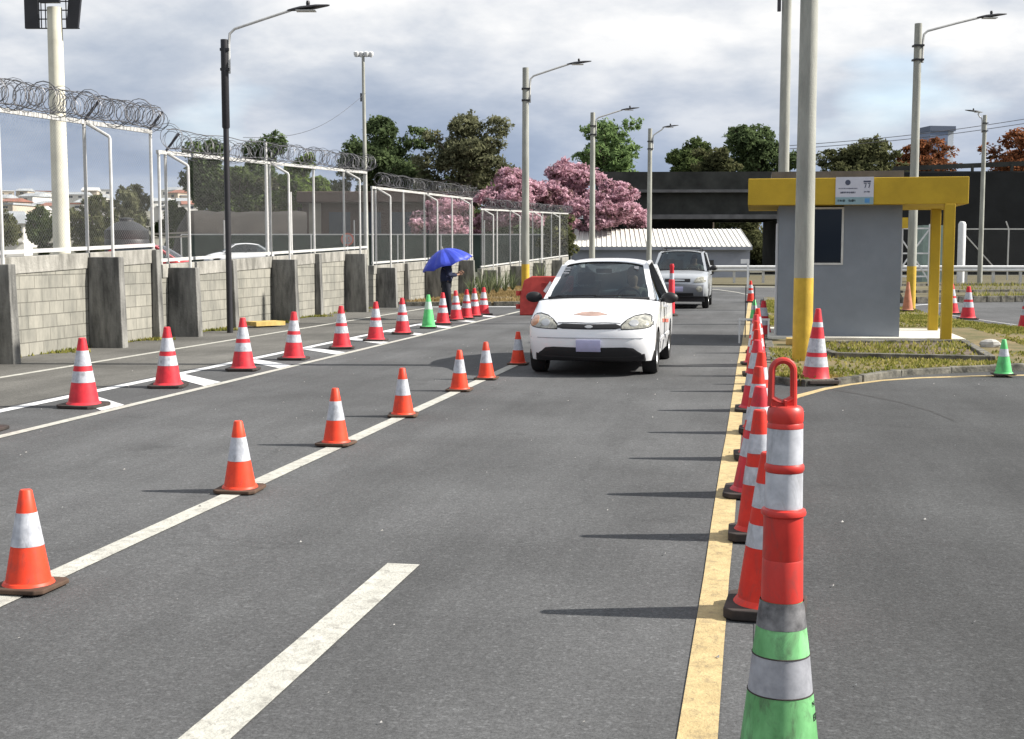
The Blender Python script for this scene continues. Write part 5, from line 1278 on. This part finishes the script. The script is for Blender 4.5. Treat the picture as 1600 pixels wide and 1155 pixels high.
# water tank
o = placed('water_tank', 199, 45, .45, 'black round water tank behind the fence', 'water tank'); r = .76; zt = at(200, 346, 45).z-.45
MB().lathe([(r, 0), (r, zt*.35), (r*.98, zt*.37), (r, zt*.39), (r, zt*.7), (r*.97, zt*.72), (r, zt*.74), (r*.98, zt*.86), (r*.6, zt*.96), (.25, zt), (.22, zt+.06)], 28).build('tank', M['tank'], o, smooth=30)
MB().lathe([(.25, zt+.04), (.25, zt+.1), (.1, zt+.13)], 16).build('lid', M['tank'], o)
# round traffic sign
o = placed('round_sign', 543, 62, .45, 'faded round red and white road sign seen through the fence', 'road sign'); zc = at(543, 374, 62).z-.45; R_ = 10*62/FPX
MB().bar((0, .03, 0), (0, .03, zc), .06).build('post', M['galv'], o)
q = MB(); n = 28; q.add([(R_*math.cos(2*PI*k/n), 0, zc+R_*math.sin(2*PI*k/n)) for k in range(n)]+[(R_*math.cos(2*PI*k/n), .02, zc+R_*math.sin(2*PI*k/n)) for k in range(n)], [tuple(range(n)), tuple(range(2*n-1, n-1, -1))]+[(k, k+n, (k+1) % n+n, (k+1) % n) for k in range(n)]); q.build('plate', M['signred'], o)
q = MB(); q.add([(R_*.76*math.cos(2*PI*k/n), -.004, zc+R_*.76*math.sin(2*PI*k/n)) for k in range(n)], [tuple(range(n))]); q.build('sign_face', M['hroofg'], o)
c = bpy.data.curves.new('t', 'FONT'); c.body = '15'; c.size = R_*1.1; c.extrude = .002; c.align_x = 'CENTER'
t = bpy.data.objects.new('t', c); C.objects.link(t); bpy.context.view_layer.update(); me = bpy.data.meshes.new_from_object(t.evaluated_get(bpy.context.evaluated_depsgraph_get())); bpy.data.objects.remove(t)
for v in me.vertices: v.co = (v.co.x, -.008-v.co.z, zc-R_*.38+v.co.y)
me.materials.clear(); me.materials.append(M['signred']); link(bpy.data.objects.new('lettering', me), o)
# guard rail in side street
o = placed('guard_rail', 268, 74, .45, 'pale guard rail left of the dark earth bank', 'guard rail')
for z in (at(268, 366, 74).z-.45, at(268, 372, 74).z-.45): MB().bar((-1.1, 0, z), (1.1, 0, z+.1), .1, .1).build('rail', M['hut_l'], o)
for x in (-1, 1): MB().bar((x, .06, 0), (x, .06, 2.1), .1).build('post', M['hut_l'], o)
# slim poles among the trees
for (px, y0_, D, lb) in ((455, 300, 74, 'slim blue grey pole in front of the bright green tree'), (418, 222, 72, 'thin pale pole between the dark trees')):
    o = placed('thin_pole', px, D, .45, lb, 'pole'); MB().tube([(0, 0, 0), (0, 0, at(px, y0_, D).z-.45)], [.11, .08], 10).build('pole', M['galv'], o, smooth=True)

# city houses on the slope
HL = []
def house(px, py, D, w_, h_, d_, roof, wallm, label, pitched=True):
    b = at(px, py, D); g = gh(b.x, b.y)
    o = empty('house', (b.x, b.y, min(g, b.z)-.5), PSI+random.uniform(-.5, .5), label, 'house', 'houses on the far slope'); base = b.z-o.location.z
    ww = w_/2
    MB().box(-ww, ww, 0, d_, 0, base+h_).build('wall', wallm, o)
    q = MB()
    if pitched: q.add([(-ww-.4, -.4, base+h_), (ww+.4, -.4, base+h_), (ww+.4, d_+.4, base+h_), (-ww-.4, d_+.4, base+h_), (-ww-.4, d_/2, base+h_*1.35+.5), (ww+.4, d_/2, base+h_*1.35+.5)], [(0, 3, 2, 1), (0, 1, 5, 4), (2, 3, 4, 5), (0, 4, 3), (1, 2, 5)])
    else: q.box(-ww-.3, ww+.3, -.3, d_+.3, base+h_, base+h_+.4)
    q.build('roof', roof, o)
    n = max(1, int(w_/3.2))
    for i in range(n):
        x = -ww+w_*(i+.5)/n; MB().box(x-.7, x+.7, -.04, .04, base+h_*.35, base+h_*.72).build('window', M['hwin'], o)
rl = random.Random(5)
RW = [M['hwhite'], M['htan'], M['hwhite']]; RR = [M['hroof'], M['hroofg'], M['hwhite'], M['hroofg']]
HD = [(8, 322, 300, 'brown roofed'), (26, 330, 320, 'pale tan'), (14, 345, 260, 'red roofed'), (40, 312, 420, 'white flat'), (34, 300, 560, 'small white'), (50, 303, 600, 'tiny white'), (66, 308, 640, 'tiny grey'), (58, 318, 430, 'long grey roofed'), (76, 322, 400, 'white walled'), (10, 304, 620, 'far pale'), (140, 302, 520, 'far white'), (162, 300, 560, 'far cream'), (270, 306, 480, 'cream'), (296, 310, 420, 'long white'), (118, 306, 500, 'tall white'), (252, 318, 380, 'low grey')]
NB = ['at the left edge', 'above the left edge bush', 'low at the left edge', 'left of the thick mast', 'high left of the thick mast', 'beside it on the ridge left of the mast', 'on the ridge just left of the mast', 'under the ridge left of the mast', 'touching the thick mast on its left', 'on the ridge at the left edge', 'above the olive brown tree', 'above the olive brown tree, right one', 'above the low green tree, left one', 'above the low green tree, right one', 'right of the thick mast', 'between brown tree and low green tree']
for k in range(26):
    px = rl.choice([rl.uniform(-10, 84), rl.uniform(-10, 84), rl.uniform(108, 180), rl.uniform(245, 305)]); D = rl.uniform(330, 640)
    HD.append((px, 352-D*.075+rl.uniform(-5, 4), D, None)); NB.append(None)
for (px, py, D, ad), nb in zip(HD, NB):
    s = D/2000; house(px, py+6, D, rl.uniform(16, 30)*s, rl.uniform(6, 11)*s, 10, rl.choice(RR), rl.choice(RW), ('%s house on the far slope %s' % (ad, nb)) if ad else 'small pale house among many on the far slope at the left', rl.random() < .6)
# nearer white house at left edge
b = at(14, 398, 150); o = empty('house', (b.x, b.y, gh(b.x, b.y)), PSI+.2, 'white two storey house with grey roof at the left edge', 'house'); zt = at(14, 348, 150).z-o.location.z; h = 1.7
MB().box(-h, h, 0, 6, 0, zt).build('wall', M['hwhite'], o)
MB().add([(-h-.5, -.8, zt-.1), (h+.6, -.8, zt-.1), (h+.4, 6.5, zt-.1), (-h-.5, 6.5, zt-.1), (-h*.6, 2, zt+1.4), (h*.9, 2, zt+1.4)], [(0, 3, 2, 1), (0, 1, 5, 4), (2, 3, 4, 5), (0, 4, 3), (1, 2, 5)]).build('roof', M['hroofg'], o)
for x in (-1.2, -.1, .9): MB().box(x, x+.6, -.04, .04, zt-1.6, zt-.7).build('window', M['hwin'], o)
MB().box(-h-.1, h, -.7, 0, zt-2.3, zt-2.1).build('balcony', M['hwhite'], o)
# far hills behind the city
P = []
for i in range(41):
    t = i/40; px = -200+1300*t; r_ = []
    for D, hy_ in ((900, 398), (1100, 330), (1300, 318), (1600, 330)):
        p = at(px, hy_+7*math.sin(i*.9+D)+4*math.sin(i*2.3)+(px/60 if px > 0 else 0), D); r_.append((p.x, p.y, p.z))
    P.append(r_)
struct(MB().grid(P).build('hills', mat('hill_far', (0.12, 0.14, 0.16), .95, .2, .01), smooth=True))

# ================================================================== BRIDGE AND THINGS RIGHT
DB = 100; b = at(1300, 398, DB)
o = empty('overpass', (b.x, b.y, 0), PSI-.03, 'dark concrete overpass spanning behind the booth', 'bridge')
X0 = (940-1300)*DB/FPX; X1 = (1900-1300)*DB/FPX
Zt, Zl, Zg, Zs = [at(1300, y, DB).z for y in (268, 296, 322, 342)]
MB().box(X0, X1, 0, .35, Zl, Zt).build('parapet', M['over'], o)
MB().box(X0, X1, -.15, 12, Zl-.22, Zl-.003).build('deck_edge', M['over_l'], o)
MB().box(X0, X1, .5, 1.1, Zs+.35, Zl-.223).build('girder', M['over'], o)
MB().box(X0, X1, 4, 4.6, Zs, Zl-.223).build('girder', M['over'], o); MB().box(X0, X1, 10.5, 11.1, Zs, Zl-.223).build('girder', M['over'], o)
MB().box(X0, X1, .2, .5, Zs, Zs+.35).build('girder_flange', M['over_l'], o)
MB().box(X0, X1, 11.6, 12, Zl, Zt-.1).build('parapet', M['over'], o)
MB().box((1335-1300)*DB/FPX, X1, -.4, -.16, -.2, at(1300, 271, DB).z).build('dark_wall', M['wall_dark'], o)  # separate near-black sheet in front of the deck side
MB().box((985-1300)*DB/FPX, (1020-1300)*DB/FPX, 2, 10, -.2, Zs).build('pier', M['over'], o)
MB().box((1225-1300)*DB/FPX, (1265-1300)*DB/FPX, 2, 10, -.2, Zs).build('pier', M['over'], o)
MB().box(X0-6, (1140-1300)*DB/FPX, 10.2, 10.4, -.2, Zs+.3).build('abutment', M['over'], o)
# upper rail at right
za, zb = at(1400, 264, DB).z, at(1600, 256, DB).z; xa, xb = (1392-1300)*DB/FPX, (1900-1300)*DB/FPX
sl_ = (zb-za)/((1600-1400)*DB/FPX)
MB().bar((xa, .1, za), (xb, .1, za+sl_*(xb-xa)), .12, .36).build('hand_rail', M['over'], o)
for i in range(9):
    x = xa+(xb-xa)*i/8*.95; MB().bar((x, .1, Zt-.3), (x, .1, za+sl_*(x-xa)), .18).build('rail_post', M['over'], o)
# white roofed shed
DS = 84; o = placed('shed', 1034, DS, 0, 'low shed with white corrugated roof under the bridge', 'building'); h = hwd(898, 1177, DS); ze = at(1034, 386, DS).z
zr_ = at(1034, 358, DS+4).z
MB().box(-h+.1, h-.1, 0, 4, 0, ze-.05).build('wall', M['wallg'], o)
q = MB(); nn = 180; P = [[], []]
for i in range(nn+1):
    x = -h+2*h*i/nn; dz = (.06 if i % 5 == 0 else 0); P[0].append((x, -.3, ze+dz)); P[1].append((x+.35*(1-i/nn) if True else x, 4.2, zr_+dz))
q.grid(P); q.grid([[(x, y, z-.06) for x, y, z in r] for r in P]); q.build('roof', M['roofw'], o)
MB().box(-h, h, -.33, -.30, ze-.2, ze+.02).build('fascia', M['wallg'], o)
for x in (-3.4, .2, 2.2): MB().box(x, x+1.2, -.05, .0, .3, 1.2).build('opening', M['booth_dark'], o)
# guard rails
def wrail(px0, px1, D, label, ztop, posts):
    o = placed('guard_rail', (px0+px1)/2, D, 0, label, 'guard rail'); h = hwd(px0, px1, D); q = MB()
    pr_ = [(0, 0), (-.07, .04), (-.07, .11), (0, .155), (-.07, .20), (-.07, .27), (0, .31)]
    P = [[(x, y, ztop-.31+z) for y, z in pr_] for x in (-h, h)]; q.grid(P); q.grid([[(x, y+.01, z) for x, y, z in r] for r in P]); q.build('rail', M['paintw'], o)
    for i in range(posts):
        x = -h+2*h*(i+.5)/posts; MB().box(x-.06, x+.06, .015, .14, 0, ztop-.02).build('post', M['galv'], o)
wrail(1080, 1216, 68, 'white guard rail between the silver vehicle and the booth', at(1150, 415, 68).z, 3)
wrail(1405, 1660, 66, 'long grey guard rail behind the cones at the right', at(1500, 415, 66).z, 6)
# signpost near left guard rail
o = placed('small_sign', 1169, 62, 0, 'small white signpost at the far edge of the road', 'sign'); MB().bar((0, 0, 0), (0, 0, at(1169, 408, 62).z), .08).build('post', M['paintw'], o); MB().box(-.35, .05, -.03, 0, at(1169, 412, 62).z, at(1169, 405, 62).z).build('plate', M['paintw'], o)
# white lattice frame right of booth, container, bollard
o = placed('lattice_frame', 1424, 60, 0, 'white steel lattice frame behind the lamp right of the booth', 'frame'); h = hwd(1396, 1452, 60)
z0_, z1_, z2_ = at(1424, 428, 60).z, at(1424, 396, 60).z, at(1424, 357, 60).z; q = MB()
for z in (z1_, z2_, at(1424, 432, 60).z): q.bar((-h, 0, z), (h, 0, z), .07)
q.bar((-h, 0, z2_), (0, 0, z1_), .06); q.bar((h, 0, z2_), (0, 0, z1_+.0), .06); q.bar((-h, 0, z0_-.3), (0, 0, z1_), .06); q.bar((h, 0, z0_-.3), (0, 0, z1_), .06)
q.build('lattice', M['paintw'], o)
for x in (-h, h): MB().bar((x, 0, 0), (x, 0, z2_+.2), .09).build('post', M['paintw'], o)
p_ = placed('yellow_board', 1410, 58, 0, 'small yellow board beside the booth wall, behind the lamp', 'board'); MB().box(-.22, .22, 0, .03, at(1410, 357, 58).z, at(1410, 340, 58).z).build('plate', M['booth_y'], p_); MB().bar((0, .05, 0), (0, .05, at(1410, 345, 58).z), .05).build('post', M['galv'], p_)
o = placed('cabinet', 1466, 70, 0, 'grey green metal cabinet behind the yellow booth columns', 'cabinet'); h = hwd(1446, 1494, 70); MB().box(-h, h, 0, 1.5, 0, at(1466, 352, 70).z).build('body', mat('cabinet_green', (0.20, .27, .25), .7), o); MB().box(-.03, .03, -.02, 0, .3, at(1466, 356, 70).z).build('door_seam', M['bracket'], o)
o = placed('white_bollard', 1502, 68, 0, 'thick white post with round top right of the yellow columns', 'post'); zt = at(1502, 346, 68).z; MB().lathe([(.2, 0), (.2, zt-.15), (.14, zt-.03), (.03, zt)], 18).build('post', M['paintw'], o, smooth=30)
# chain fence at right
o = placed('chain_link_fence', 1590, 76, 0, 'low chain link fence in front of the dark wall at the right', 'fence'); h = hwd(1508, 1680, 76); zt = at(1590, 358, 76).z
MB().bar((-h, 0, zt), (h, 0, zt), .07).build('top_rail', M['galv'], o)
for i, x in enumerate((-h, -h+2.7, -h+5.4)):
    MB().bar((x, 0, 0), (x, 0, zt), .07).build('post', M['galv'], o); MB().bar((x, 0, zt), (x-.18, 0, zt+.45), .06).build('outrigger', M['galv'], o)
MB().bar((-h, 0, zt-.2), (-h+2.0, 0, .7), .06).build('stay', M['galv'], o)
MB().add([(-h, .02, 0), (h, .02, 0), (h, .02, zt), (-h, .02, zt)], [(0, 1, 2, 3)]).build('wire_mesh', mesh_mat('chain_far', .09, .004, (.2, .2, .2)), o)
# distant tower far right, haze put into its blue colour
b = at(1467, 398, 520); o = empty('tower_block', (b.x, b.y, 0), PSI+.15, 'distant blue grey tower block right of the lamp', 'building'); zt = at(1467, 197, 520).z; h = 20*520/FPX
MB().box(-h, h*.45, 0, 12, 0, zt-2).build('facade', M['tower'], o); MB().box(h*.45, h, .8, 12, 0, zt-2).build('side', M['tower_l'], o)
MB().box(-h-.3, h+.3, -.4, 12.3, zt-2, zt).build('roof', M['tower_d'], o)
for i in range(12): MB().box(-h+.3, h*.43, -.06, 0.0-.003, 6+i*(zt-10)/12, 7.4+i*(zt-10)/12).build('window_band', M['tower_d'], o)
# power cables
for i, (a, b) in enumerate((((1230, 228), (1640, 180)), ((1230, 233), (1640, 187)))):
    p, q_ = at(a[0], a[1], 90), at(b[0], b[1], 90); pts = [p.lerp(q_, t)+Vector((0, 0, -.25*math.sin(PI*t))) for t in np.linspace(0, 1, 16)]
    o = MB().tube(pts, .022, 4).build('power_cable', M['cable']); tag(o, ['upper power cable crossing the sky at the right', 'lower power cable crossing the sky at the right'][i], 'cable')
p, q_ = at(572, 145, 80), at(380, 215, 60)
tag(MB().tube([p.lerp(q_, t)+Vector((0, 0, -.9*math.sin(PI*t))) for t in np.linspace(0, 1, 16)], .012, 4).build('power_cable', M['cable']), 'thin cable falling left from the slim four lamp mast', 'cable')
# unused cone prototypes stay placed; world scale of far verge kerb
for pr_ in (small, big, big_o, green_s, green_b, tall, faded):
    assert pr_.name in used, pr_.name
